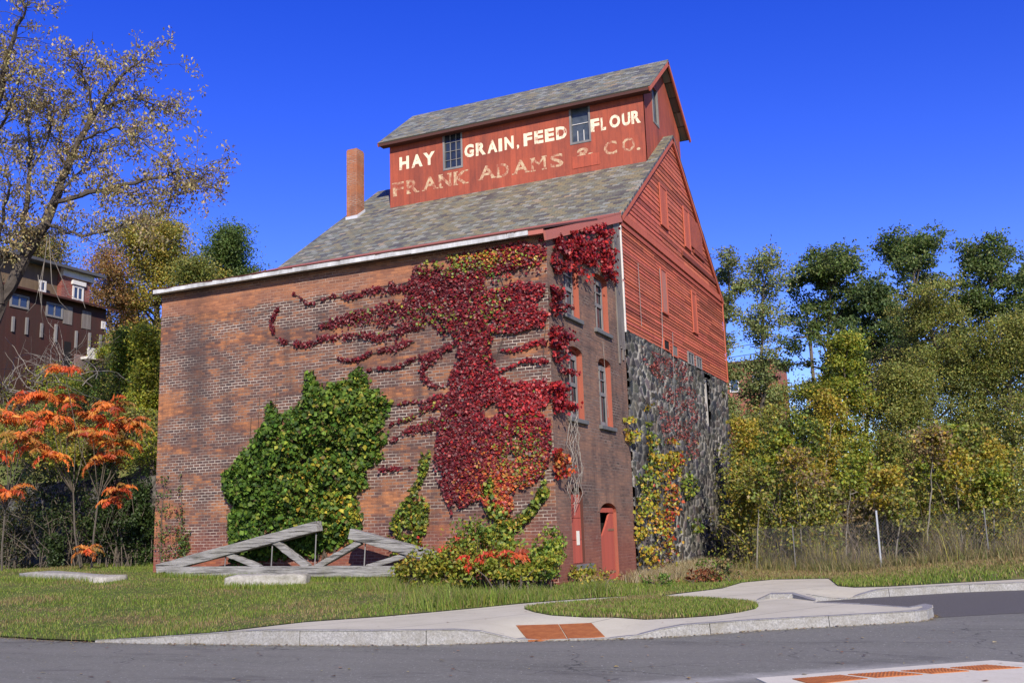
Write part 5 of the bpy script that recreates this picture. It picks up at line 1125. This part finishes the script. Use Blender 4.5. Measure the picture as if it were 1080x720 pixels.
# sumac
def sumac(name, label, heads, bases, pal, seed, fl=.95, nf=9, group=None, ll=.2, stem=.035):
    global rng
    keep = rng; rng = np.random.default_rng(seed); B = np.array(bases[0]); t = thing(name, B, label, 'sumac', group); m = MB(); lp_, tips, cols, nrm = [], [], [], []
    heads = [np.array(h_) for h_ in heads]; own = [min(range(len(bases)), key=lambda q: np.hypot(bases[q][0]-h_[0], bases[q][1]-h_[1])) for h_ in heads]; fks = []
    for q, b in enumerate(bases):
        b = np.array(b); mine = [h_ for h_, o_ in zip(heads, own) if o_ == q] or [heads[0]]; mh = np.mean(mine, axis=0); low = min(h_[2] for h_ in mine)
        fk = b+np.array([.35*(mh[0]-b[0]), .35*(mh[1]-b[1]), min(.5*(mh[2]-b[2]), .8*(low-b[2]))]); fks.append(fk)
        m.tube([b, b*.5+fk*.5+rng.normal(size=3)*.06, fk], [stem, stem*.85, stem*.7], 6, (.10, .085, .07))
    for hd, o_ in zip(heads, own):
        fk = fks[o_]; m.tube([fk, fk*.6+hd*.4+np.array([.12*(hd[0]-fk[0]), .12*(hd[1]-fk[1]), -.08])+rng.normal(size=3)*.05, hd], [stem*.5, stem*.4, stem*.25], 5, (.11, .09, .07))
        for k in range(nf):
            az = k*2*math.pi/nf+rng.uniform(-.3, .3); L_ = fl*rng.uniform(.65, 1.1); pts = []; el = rng.uniform(.1, 1.15); p = hd.copy(); nseg = 8
            for i in range(nseg+1):
                pts.append(p.copy()); e = el-2.0*(i/nseg)**1.2; p = p+L_/nseg*np.array([math.cos(az)*math.cos(e), math.sin(az)*math.cos(e), math.sin(e)])
            m.tube(pts, [.008]*nseg+[.003], 3, (.25, .06, .03)); side = np.array([-math.sin(az), math.cos(az), 0]); c0 = pick(pal, 1, None, .2)[0]
            pa = np.array(pts)
            for i in np.linspace(.12, 1, 13):
                q = np.array([np.interp(i*nseg, np.arange(nseg+1), pa[:, j]) for j in range(3)]); dr = unit(pa[min(int(i*nseg)+1, nseg)]-pa[max(int(i*nseg)-1, 0)])
                for sg in (-1, 1):
                    l_ = ll*(.55+.6*math.sin(math.pi*min(i+.1, 1)))*rng.uniform(.85, 1.15); d = unit(side*sg+dr*.45-np.array([0, 0, .75])+rng.normal(size=3)*.12)
                    lp_.append(q+d*l_*.5); tips.append(d); cols.append(c0*rng.uniform(.75, 1.25)); nrm.append(l_)
    leaves('fronds', np.array(lp_), np.array(nrm), np.clip(np.array(cols), 0, .9), M['leaf'], t, tip=np.array(tips), aspect=.27, bias=(.2, -.8, .6), bw=.6, fold=.05)
    m.build('stems', M['bark'], t); rng = keep; return t
SUM = [(.56, .13, .025), (.60, .19, .035), (.50, .075, .02), (.62, .27, .045), (.34, .19, .035)]
def gp_(u, v, dep): p = at(u, v, dep); return (p[0], p[1], hz(p[0], p[1]))
HD = lambda l, d: [at(u, v, d+((i*37) % 7-3)*.25) for i, (u, v) in enumerate(l)]
sumac('sumac_shrub', 'flaming orange-red sumac with drooping fronds on tall stems before the retaining wall', HD([(68,392),(48,418),(72,424),(92,440),(118,430),(112,448),(135,452),(98,462),(60,440),(126,468),(80,455),(40,446),(34,420),(140,446),(52,480),(112,486)], 32.5), [gp_(85, 598, 32.3), gp_(97, 600, 32)], SUM, 301, .95, 9, ll=.22)
sumac('sumac_shrub', 'orange-red sumac cut off by the left edge of the picture', HD([(24,462),(5,445),(36,470),(-6,480),(8,520),(-20,440),(20,440)], 32), [gp_(2, 600, 32)], SUM, 302, .95, 9, ll=.22)
sumac('sumac_shrub', 'small low orange sumac sprigs between the tall sumac and the brick front', HD([(126,516),(118,528),(92,580)], 31.4), [gp_(95, 601, 31.6)], SUM, 303, .62, 8, ll=.17, stem=.018)
sumac('sumac_shrub', 'low scarlet sumac sprigs among the bushes at the brick corner', [fy(u, v, -1.2-.2*i) for i, (u, v) in enumerate([(478,580),(492,572),(508,583),(530,588),(545,586),(500,590)])], [tuple(fy(500, 605, -1.3))], [(.55, .05, .025), (.5, .08, .03), (.6, .12, .03)], 304, .55, 8, ll=.15, stem=.015)

# shrubs at the brick corner and weeds along the walls
CB = 'bushes at the foot of the brick corner'
for i, (u, v, y, W_, D_, H, pal, n, lb) in enumerate([
  (452, 608, -2.0, 1.2, 1.1, .5, YG+YLW, 1500, 'low yellow-green bush covering the right foot of the timber truss'),
  (480, 612, -2.1, 1.5, 1.1, .8, YG+[(.2,.14,.04)], 1900, 'yellow-green bush with brown tips, second from the truss'),
  (515, 612, -1.8, 1.6, 1.2, 1.2, LG+YG, 2000, 'fresh green bush with upright shoots, in front of the red creeper'),
  (562, 606, -1.0, 1.15, 1.1, 1.2, YG+LG, 2300, 'rounded yellow-green bush hiding the brick corner'),
  (545, 618, -2.4, 1.5, 1.0, .7, YG, 1300, 'short bush on the lawn side of the rounded corner bush')]):
    p = fy(u, v, y); shrub('bush', lb, (p[0], p[1]), W_*1.2, D_, H*(1.25 if i != 3 else 1.1), pal, int(n*1.5), .10, 330+i, group=CB, stems=12, lump=.18, zones=[(.3,1,YLW,.12)], shell=.6)
for i, (u, v, H, W_, pal, n, lb) in enumerate([(612, 622, .55, 1.3, YG+YLW, 900, 'low yellow weeds before the boarded arched window'), (636, 625, .42, .9, YLW+BRN, 600, 'small yellow weeds at the foot of the red door'), (757, 612, .7, 1.2, LG+BRN, 900, 'green weeds at the foot of the far end of the rubble wall'), (694, 617, .35, .8, LG, 300, 'small green weed tuft on the dry grass before the rubble wall'), (735, 613, .38, 1.1, [(.24,.08,.04),(.18,.09,.045),(.3,.13,.05)], 500, 'russet weeds at the foot of the rubble wall')]):
    p = gz(u, v, .13); shrub('weeds', lb, (p[0], p[1]), W_, .7, H, pal, n, .085, 350+i, cat='weeds', stems=8, lump=.15, shell=.6)

# big half-bare tree at the left
def big_tree():
    global rng
    keep = rng; rng = np.random.default_rng(77); D0 = 33.0
    b = at(-70, 600, D0); b[2] = hz(b[0], b[1])-.1
    t = thing('half_bare_tree', b, 'large half-bare tree leaning in from the left with bunches of tan seed keys', 'tree'); m = MB()
    limbs = [([(-70,600),(-55,500),(-30,400),(2,318),(28,268),(48,236),(60,205),(70,178),(84,148),(101,118),(118,92),(138,72),(152,62)], .27, .02, (0, .5)),
     ([(58,214),(85,206),(112,199),(142,193),(170,187),(192,178),(212,186),(222,196)], .09, .01, (0, -2.0)),
     ([(100,120),(122,108),(142,104),(162,110),(176,112)], .06, .01, (0, 1.5)), ([(98,122),(94,98),(88,76),(84,64)], .055, .01, (0, -1)),
     ([(84,148),(104,140),(124,134),(142,142),(150,150)], .05, .01, (0, -1.2)), ([(112,199),(135,205),(150,215),(170,214),(190,205)], .05, .01, (0, -1)),
     ([(30,265),(24,235),(30,200),(34,160),(28,122),(30,95)], .12, .012, (0, 2)), ([(31,180),(48,155),(56,128),(52,105)], .05, .01, (0, 1)),
     ([(-30,400),(-35,300),(-25,220),(-12,150),(0,95),(10,50),(22,18),(30,2)], .22, .012, (0, -1.5)), ([(-12,150),(5,125),(14,105),(20,88)], .06, .01, (0, -1)), ([(0,95),(12,78),(20,66)], .05, .01, (0, 1)),
     ([(48,236),(70,245),(92,248),(118,242),(138,232),(150,236)], .06, .01, (0, -1.5)), ([(2,318),(-5,270),(2,230),(10,195),(4,165)], .1, .012, (0, -1.5)), ([(60,205),(80,185),(96,165),(110,158)], .05, .01, (0, 1.5)),
     ([(28,268),(8,255),(-10,250)], .07, .012, (0, -.8)), ([(70,178),(60,155),(66,130),(70,112)], .05, .01, (0, 1.2))]
    pts_all = []
    for l, r0, r1, dd_ in limbs:
        n = len(l); w = [at(u, v, D0+dd_[0]+(dd_[1]-dd_[0])*(i/(n-1))) for i, (u, v) in enumerate(l)]
        ws = []
        for a, c in zip(w[:-1], w[1:]):
            for k in range(3): ws.append(a+(c-a)*k/3+rng.normal(size=3)*.025)
        ws.append(w[-1]); m.tube(ws, list(np.linspace(r0, r1, len(ws))), 7, (.075, .062, .052))
        start = .3 if r0 > .2 else .12
        for i, p in enumerate(ws):
            if i/len(ws) > start: pts_all.append((p, unit(ws[min(i+1, len(ws)-1)]-ws[max(i-1, 0)])))
    bun = []
    for p, d in pts_all:
        for k in range(3):
            dv = unit(d*.6+rng.normal(size=3)*.75+np.array([0, 0, .35])); tw = polyline(p, dv, rng.uniform(.55, 1.6), 5, .22, .03); m.tube(tw, [.018, .013, .011, .009, .007, .004], 4, (.10, .085, .07))
            bun.append(tw[-1]); 
            if rng.random() < .6: bun.append(tw[3])
            for j in range(2):
                t2 = polyline(tw[rng.integers(2, 5)], unit(dv+rng.normal(size=3)*.8), rng.uniform(.2, .6), 3, .25, .02); m.tube(t2, [.008, .006, .005, .003], 3, (.13, .11, .09))
                if rng.random() < .75: bun.append(t2[-1])
    P, T, C = [], [], []
    for c in bun:
        if rng.random() < .44: continue
        k = rng.integers(12, 28); q = c+rng.normal(size=(k, 3))*np.array([.11, .11, .10])-np.array([0, 0, .06]); P.append(q); C.append(pick([(.40,.32,.15),(.48,.39,.20),(.31,.245,.11),(.36,.31,.12),(.24,.18,.085)], k, None, .2))
    P = np.concatenate(P); leaves('seed_keys', P, rng.uniform(.08, .155, len(P)), np.concatenate(C), M['leaf'], t, tipdown=1.2, aspect=.5)
    for u0, v0, u1, v1 in ((50,250,46,345),(52,250,75,330),(48,270,28,330),(52,262,90,325),(40,290,60,350)):
        a, c = at(u0, v0, D0-.5), at(u1, v1, D0-.4); mid = (a+c)/2+rng.normal(size=3)*.25; m.tube([a, a*.6+mid*.4, mid, mid*.4+c*.6+rng.normal(size=3)*.1, c], [.012, .011, .010, .008, .004], 4, (.2, .175, .145))
    m.build('trunk', M['bark'], t); rng = keep
big_tree()
def brush(name, label, pts, n, seed, cols):
    global rng
    keep = rng; rng = np.random.default_rng(seed); m = MB()
    c = np.mean(pts, axis=0); t = thing(name, c, label, 'brush')
    for i in range(n):
        k = rng.integers(0, len(pts)-1); f = rng.random(); p = pts[k]*(1-f)+pts[k+1]*f; d = unit(np.array([rng.normal()*.7, rng.normal()*.7, rng.uniform(.1, 1)])); pl = polyline(p+rng.normal(size=3)*.25, d, rng.uniform(.8, 2.2), 6, .28); m.tube(pl, list(np.linspace(.016, .004, 7)), 3, cols[rng.integers(len(cols))])
    m.build('twigs', M['bark'], t); rng = keep
brush('bare_brush', 'grey leafless brush tangled in front of the old wooden house', [at(-10, 420, 34), at(30, 405, 34), at(62, 380, 35), at(80, 400, 34.5)], 90, 9, [(.2,.18,.16),(.12,.1,.09)])

# ------------------------------------------------------------------ retaining wall, houses, fence, wires
rw = thing('retaining_wall', (-22, 4.2, .9), 'dark dry rubble retaining wall behind the sumacs, left of the brick front', 'retaining wall')
rubble('stone_face', -40, -12.26, .3, 3.75, lambda a, z, d: (a, 4.16+d, z), .08, .42, rw, [(.06,.055,.05),(.085,.08,.07),(.04,.04,.038),(.10,.09,.08)], (.02, .02, .018), 31, (), .04)
m = MB(); m.box(-40, 4.2, .2, -12.26, 4.75, 3.72); m.build('stone_core', M['rubble'], rw)

HX = -30.0
def hp(u, v, x=HX): return sx(u, v, x)
oh = thing('wooden_house', (HX, 12, 8), 'dilapidated dark wooden house with a red brick upper storey on the left hillside', 'house')
dk = mat_paint('shade_darkened_boards', (.06, .02, .014), (.045, .03, .022), .8, .2); tanb = mat_paint('weathered_tan_boards', (.17, .115, .065), (.09, .07, .05), .8, .16); redb = mat_brick('house_red_brick', [(0, (.16, .045, .035)), (1, (.23, .07, .055))], (.4, .33, .28), -1)  # wall boards: red-brown with the facade's shade darkened into the base colour
yr = hp(112, 330)[1]; zt0 = hp(112, 326)[2]; yl = 1.5
m = MB(); m.box(HX-5, yl, 5.5, HX, yr, zt0); m.build('wall', dk, oh)
m = MB(); slab(m, [(HX+.45, yl-.4, zt0-.02), (HX+.45, yr+.35, zt0-.02), (HX-2.1, yr+.35, zt0+.75), (HX-2.1, yl-.4, zt0+.75)], .09); m.build('lower_roof', M['dark_trim'], oh)
ux = HX-1.6
def hu(u, v): return sx(u, v, ux)
y1_ = hu(95, 300)[1]; y0_ = hu(65, 300)[1]; zt1 = hu(95, 290)[2]
m = MB(); m.box(ux-5, y0_, zt0-.3, ux, y1_, zt1); m.build('upper_wall', redb, oh)
m = MB(); m.box(ux-5, yl, zt0-.3, ux-.3, y0_-.003, zt1-.1); m.build('upper_board_wall', tanb, oh)
m = MB(); m.box(ux-.1, y0_-.02, zt1-.42, ux+.14, y1_+.12, zt1-.002); m.build('cornice', M['white_sash'], oh)
m = MB(); slab(m, [(ux+.5, yl-.3, zt1+.02), (ux+.5, y1_+.6, zt1+.02), (ux-5, y1_+.6, zt1+.95), (ux-5, yl-.3, zt1+.95)], .14); m.build('upper_roof', mat_paint('grey_roof_felt', (.10, .10, .105), (.06, .06, .06), .6), oh)
skyglass = N('reflecting_window_glass').done((.03, .045, .07), .04, 1.0)
def hwin(u0, u1, v0, v1, x, mat='grey_sash', n=2, deep=.06):
    a, c = sx(u0, (v0+v1)/2, x), sx(u1, (v0+v1)/2, x); um = (u0+u1)/2; z1, z0 = sx(um, v0, x)[2], sx(um, v1, x)[2]; y0, y1 = a[1], c[1]; m = MB(); f = .09
    m.box(x+.003, y0, z0, x+deep, y0+f, z1); m.box(x+.003, y1-f, z0, x+deep, y1, z1); m.box(x+.003, y0+f+.001, z1-f, x+deep, y1-f-.001, z1); m.box(x+.003, y0+f+.001, z0, x+deep, y1-f-.001, z0+f)
    for k in range(1, n): yy = y0+(y1-y0)*k/n; m.box(x+.004, yy-.03, z0+f+.001, x+deep-.005, yy+.03, z1-f-.001)
    fr = m.build('window', M[mat], oh); m = MB(); m.box(x+.002, y0+f*.9, z0+f*.9, x+.022, y1-f*.9, z1-f*.9); m.build('pane', skyglass, fr)
hwin(10, 30, 311, 325, HX); hwin(48, 66, 320, 335, HX); hwin(76, 87.5, 302, 317, ux, 'white_sash'); hwin(106.5, 110.5, 339, 347, HX, 'white_sash', 1); hwin(41, 48, 296, 308, ux, 'white_sash', 1)
m = MB(); c = [sx(75, 298.5, ux), sx(89, 300.5, ux)]; m.box(ux+.003, c[0][1], c[0][2]-.05, ux+.14, c[1][1], c[0][2]+.16); m.build('window_hood', M['white_sash'], oh)
for u0, u1, v0, v1 in ((66.5, 76, 322, 341), (86, 95.5, 327, 346)):
    a, c = hp(u0, (v0+v1)/2), hp(u1, (v0+v1)/2); m = MB(); m.box(HX+.003, a[1], hp(u0, v1)[2], HX+.035, c[1], hp(u0, v0)[2]); m.build('boarded_panel', M['grey_board'], oh)
for u, v0, v1 in ((13.5, 334, 350), (58.5, 342, 361), (80, 349, 367), (94, 351, 369), (105.5, 353, 372), (28, 335, 353), (43.5, 341, 356)):
    a, c = hp(u, v0), hp(u, v1); m = MB(); m.box(HX+.003, a[1]-.06, c[2], HX+.09, a[1]+.05, a[2]); m.build('porch_post', M['grey_sash'], oh)
a, c = hp(78, 382), hp(111.5, 382); m = MB(); m.box(HX+.003, a[1], hp(95, 391)[2], HX+.05, c[1], hp(95, 376)[2]); m.build('stone_band', mat_paint('grey_pink_stonework', (.22, .14, .12), (.16, .12, .11), .7), oh)
m = MB(); a, c = hp(84.5, 372), hp(92.5, 372); z0, z1 = hp(88, 377)[2], hp(88, 368)[2]
m.box(HX+.5, a[1], z0, HX+.56, c[1], z0+.07); m.box(HX+.5, a[1], z1-.07, HX+.56, c[1], z1); m.box(HX, a[1], z0-.12, HX+.57, c[1], z0-.002)
for k in range(5): yy = a[1]+(c[1]-a[1])*(k+.0)/4; m.box(HX+.505, yy-.04, z0+.071, HX+.555, yy+.04, z1-.071)
m.build('balcony', M['white_sash'], oh)
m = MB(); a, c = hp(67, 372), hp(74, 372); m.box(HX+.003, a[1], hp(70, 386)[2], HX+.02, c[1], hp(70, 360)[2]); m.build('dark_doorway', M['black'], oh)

# distant red brick house on the right
rx, ry = at(795, 400, 78)[:2]; g = hz(rx, ry); zt2 = at(795, 383, 78)[2]
rh = thing('brick_house', (rx, ry, g), 'distant flat-roofed red brick house glimpsed through the trees beside the mill', 'house')
m = MB(); m.box(rx-2.6, ry, g-.5, rx+1.6, ry+6, zt2); m.build('wall', mat_brick('distant_red_brick', [(0, (.28, .08, .05)), (1, (.4, .13, .08))], (.4, .3, .25), -1), rh)
m = MB(); m.box(rx-2.8, ry-.3, zt2+.002, rx+1.8, ry+6.2, zt2+.25); m.build('roof', M['dark_trim'], rh)
for k in (-1.9, -.1): 
    m = MB(); m.box(rx+k, ry-.06, zt2-2.1, rx+k+.75, ry-.003, zt2-.7); fr = m.build('window', M['white_sash'], rh); m = MB(); m.box(rx+k+.1, ry-.075, zt2-2.0, rx+k+.65, ry-.062, zt2-.8); m.build('pane', skyglass, fr)

# chain-link fence
FP = [np.array([.8, 13.2]), np.array([3.7, 10.2]), np.array(gz(930, 607, .2)[:2])]; FP[2] = np.array([6.35, 8.2]); FP += [np.array([9.1, 8.5]), np.array([11.9, 8.9]), np.array([14.7, 9.4]), np.array([17.5, 10])]
fz0 = hz(*FP[2]); fence = thing('wire_fence', (*FP[2], fz0), 'grey chain-link fence in front of the undergrowth on the right', 'fence'); FH = 1.35
m = MB()
for a, c in zip(FP[:-1], FP[1:]):
    Lf = np.linalg.norm(c-a); d = (c-a)/Lf; za, zc = hz(*a), hz(*c); n = int(Lf/.085)
    pos = lambda s, h: np.array([a[0]+d[0]*s, a[1]+d[1]*s, za+(zc-za)*s/Lf+.03+h])
    hh = FH-.05
    for k in range(-int(hh/.085), n+1):
        for sg in (0, 1):
            s0, s1 = k*.085, k*.085+hh; h0, h1 = 0., hh
            if s0 < 0: h0 = -s0; s0 = 0
            if s1 > Lf: h1 = h0+(Lf-s0); s1 = Lf
            if s1-s0 < .02: continue
            if sg: h0, h1 = hh-h0, hh-h1
            m.tube([pos(s0, h0), pos(s1, h1)], .0026, 3, (1, 1, 1), cap=False)
m.build('wire_mesh', M['old_post'], fence)
for i, p in enumerate(FP):
    z = hz(*p); m = MB(); m.tube([(p[0], p[1], z-.1), (p[0], p[1], z+FH+(.28 if i == 2 else .02))], .032 if i == 2 else .02, 8); m.build('post', M['galv'] if i == 2 else M['old_post'], fence)
# overhead wires with a pole in the wood
pp = at(858, 400, 66); pz = hz(pp[0], pp[1]); up = thing('utility_pole', (pp[0], pp[1], pz), 'wooden utility pole half hidden in the trees on the right', 'utility pole')
ztop = at(858, 352, 66)[2]; m = MB(); m.tube([(pp[0], pp[1], pz-.2), (pp[0], pp[1], ztop+.4)], [.16, .11], 8, (.12, .095, .07)); m.build('pole', M['bark'], up)
m = MB(); m.box(pp[0]-1.1, pp[1]-.06, ztop-.12, pp[0]+1.1, pp[1]+.06, ztop, (.12, .095, .07)); m.build('crossarm', M['bark'], up)
for k, nm in ((-.9, 'upper of two sagging wires running behind the mill to the pole on the right'), (.9, 'lower of two sagging wires running behind the mill to the pole on the right')):
    a = np.array([pp[0]+k, pp[1], ztop+.05-(.5 if k > 0 else 0)]); c = np.array([-60, 46, 20.0-(1 if k > 0 else 0)]); q = [a+(c-a)*i/24-np.array([0, 0, 3*4*(i/24)*(1-i/24)]) for i in range(25)]
    m = MB(); m.tube(q, .022, 4); o = m.build('overhead_wire', M['black']); tag(o, nm, 'wire')

# ------------------------------------------------------------------ grass, dry grass, fallen leaves
def visible(P):
    q = (P-CAM) @ RM.T; u = 540+FPX*q[:, 0]/np.maximum(q[:, 2], .1); v = 360-FPX*q[:, 1]/np.maximum(q[:, 2], .1); return (q[:, 2] > 1) & (u > -60) & (u < 1140) & (v < 780)
def grass(name, XY, hgt, wid, pal, wts=None, lean=.35, kindname='stuff', patch=None):
    Z = np.array([hz(a, b) for a, b in XY]); P = np.column_stack([XY, Z]); n = len(P)
    h = hgt*rng.uniform(.5, 1.3, n); az = rng.uniform(0, 2*math.pi, n); ln = rng.normal(size=(n, 2))*lean
    side = np.stack([np.cos(az), np.sin(az), np.zeros(n)], 1)*(wid*rng.uniform(.7, 1.3, n))[:, None]*.5
    V = np.empty((n, 5, 3)); mid = P+np.column_stack([ln*h[:, None]*.3, h*.55]); top = P+np.column_stack([ln*h[:, None], h])
    V[:, 0] = P-side-np.array([0, 0, .02]); V[:, 1] = P+side-np.array([0, 0, .02]); V[:, 2] = mid+side*.7; V[:, 3] = mid-side*.7; V[:, 4] = top
    b = np.arange(n)[:, None]*5; F = np.concatenate([b+np.array([[0, 1, 2]]), b+np.array([[0, 2, 3]]), b+np.array([[3, 2, 4]])])
    C = pick(pal, n, wts, .2)
    if patch is not None:
        pr = patch(P[:, 0], P[:, 1]); sel = rng.random(n) < pr; C[sel] = pick([(.27, .20, .085), (.22, .155, .07), (.30, .24, .11)], int(sel.sum()))
    o = np_mesh(name, V.reshape(-1, 3), F, np.repeat(C, 5, axis=0), M['blade'], None, 3); tag(o, kind='stuff'); return o
TURF = [(.13, .20, .026), (.165, .235, .034), (.095, .155, .022), (.22, .265, .045), (.26, .25, .075)]
def cloud(x0, x1, y0, y1, n): return np.stack([rng.uniform(x0, x1, n), rng.uniform(y0, y1, n)], 1)
def lawnmask(XY): return ~inpoly(XY, paved_full)
def drypatch(x, y): 
    nn = np.array([noise.noise((a*.55, b*.9, 7.7)) for a, b in zip(x, y)]); m2 = np.array([noise.noise((a*2.2, b*2.2, 1.7)) for a, b in zip(x, y)]); return np.clip(.12+nn*1.15+m2*.4, .02, .85)
XY = cloud(-24, 4.2, -9.6, 4.1, 190000); k = lawnmask(XY) & ~((XY[:,0] > -12.3) & (XY[:,1] > -.05) & (XY[:,0] < .02)); XY = XY[k]; Pz = np.column_stack([XY, np.full(len(XY), .4)]); XY = XY[visible(Pz)]
d = np.linalg.norm(XY-CAM[:2], axis=1); XY = XY[rng.random(len(XY)) < np.clip(26/d, .35, 1)]
grass('lawn_grass', XY, .05*np.clip(1+nz2(XY, .7, 4)*1.3, .45, 2.4), .012, TURF, patch=drypatch)
isl = np.array(island); XY = cloud(isl[:,0].min(), isl[:,0].max(), isl[:,1].min(), isl[:,1].max(), 26000); XY = XY[inpoly(XY, island)]
grass('island_grass', XY, .06, .014, TURF, patch=lambda x, y: np.clip(drypatch(x*1.4, y*1.4)+.12, 0, .8))
bk = np.array(lawn_edge); XY = cloud(1, 22, -2, 11, 130000); k = lawnmask(XY) & (XY[:,1] < 11-XY[:,0]*.1) & (XY[:,1] > 1); XY = XY[k]; XY = XY[visible(np.column_stack([XY, np.full(len(XY), .3)]))]
grass('bank_grass', XY, .09, .02, TURF, patch=lambda x, y: np.clip(.15+(y-3.2)/5, .1, .85))
# taller tufts: round the truss, blocks, bushes, along the retaining wall
def tufts(n, cent, spread): c = cent[rng.integers(0, len(cent), n)]; return c+rng.normal(size=(n, 2))*spread
cent = np.array([fy(u, 603, -1.1)[:2] for u in range(168, 420, 7)]+[(x, 3.6) for x in np.arange(-24, -12.3, .25)]+[on_lawn(u, 612)[:2] for u in range(15, 110, 8)]+[on_lawn(u, 620)[:2] for u in range(230, 325, 8)])
XY = tufts(10000, cent, .16); grass('tall_grass', XY[lawnmask(XY)], .13, .014, TURF)
cent = np.array([gz(u, v, .3)[:2] for u, v in [(420,625),(450,632),(480,636),(510,634),(540,630),(570,626),(600,624),(625,622),(645,622)]]); XY = tufts(8500, cent, .42); XY = XY[lawnmask(XY) & ((XY[:,0] > .05) | (XY[:,1] < -.1))]; grass('corner_grass', XY, .21*np.clip(1+nz2(XY, 1.1, 4)*1.5, .4, 2), .012, TURF+[(.22,.19,.08)])
cent = np.array([(x, y) for y in np.arange(4.3, 18, .25) for x in (.2, .55, .9)]); XY = tufts(9000, cent, .2); XY = XY[lawnmask(XY) & (XY[:,0] > .08)]; grass('dry_grass', XY, .3, .015, [(.36,.29,.17),(.30,.23,.12),(.2,.18,.07),(.42,.35,.22)])
cent = np.array([FP[i]*(1-f)+FP[i+1]*f for i in range(len(FP)-1) for f in np.linspace(0, 1, 12)]); XY = tufts(7000, cent, .4); grass('fence_grass', XY[lawnmask(XY)], .34, .016, [(.30,.24,.12),(.24,.19,.09),(.16,.15,.055),(.13,.15,.04)])
XY = np.concatenate([tufts(7000, np.array([FP[i]*(1-f)+FP[i+1]*f+np.array([.5, .9]) for i in range(len(FP)-1) for f in np.linspace(0, 1, 12)]), .55)]); XY = XY[nz2(XY, .8, 5) > -.25]; grass('weed_stalks', XY, .66*np.clip(1+nz2(XY, .9, 8)*1.8, .2, 2.2), .014, [(.24,.19,.12),(.32,.25,.15),(.18,.145,.09),(.25,.23,.09),(.33,.30,.06)], lean=.3)
# fallen leaves and grit
def litter(name, XY, zf, size, pal, mat):
    Z = np.array([zf(a, b) for a, b in XY])+.012; o = leaves(name, np.column_stack([XY, Z]), rng.uniform(*size, len(XY)), pick(pal, len(XY)), mat, None, bias=(0, 0, 1), bw=.9, fold=.06, aspect=.7); tag(o, kind='stuff')
LC = [(.35, .25, .12), (.28, .14, .06), (.42, .33, .17), (.2, .1, .05), (.45, .36, .1)]
kl = densify(road_left+kerb_front+nose, .1); c_ = np.array(kl); XY = c_[rng.integers(0, len(c_), 1500)]+np.abs(rng.normal(size=(1500, 1)))*np.array([[.02, -.10]])+rng.normal(size=(1500, 2))*.03
litter('kerb_leaves', XY-np.array([0, .03]), lambda a, b: .004, (.018, .055), LC, M['leaf'])
XY = cloud(-8, 12, -13.5, -6, 420); XY = XY[inpoly(XY, paved) & ~inpoly(XY, pave_poly)]; litter('road_leaves', XY, lambda a, b: .004, (.025, .085), LC, M['leaf'])
XY = cloud(-3, 9, -9, 9, 160); XY = XY[inpoly(XY, pave_poly) & ~inpoly(XY, island)]; litter('pavement_leaves', XY, zsf, (.025, .06), LC, M['leaf'])
XY = tufts(900, np.array([on_lawn(u, v)[:2] for u, v in [(60,640),(150,650),(250,640),(350,630),(420,640),(200,625),(100,665),(20,655)]]), 1.1); litter('lawn_leaves', XY[lawnmask(XY)], lambda a, b: hz(a, b)+.04, (.04, .08), LC, M['leaf'])
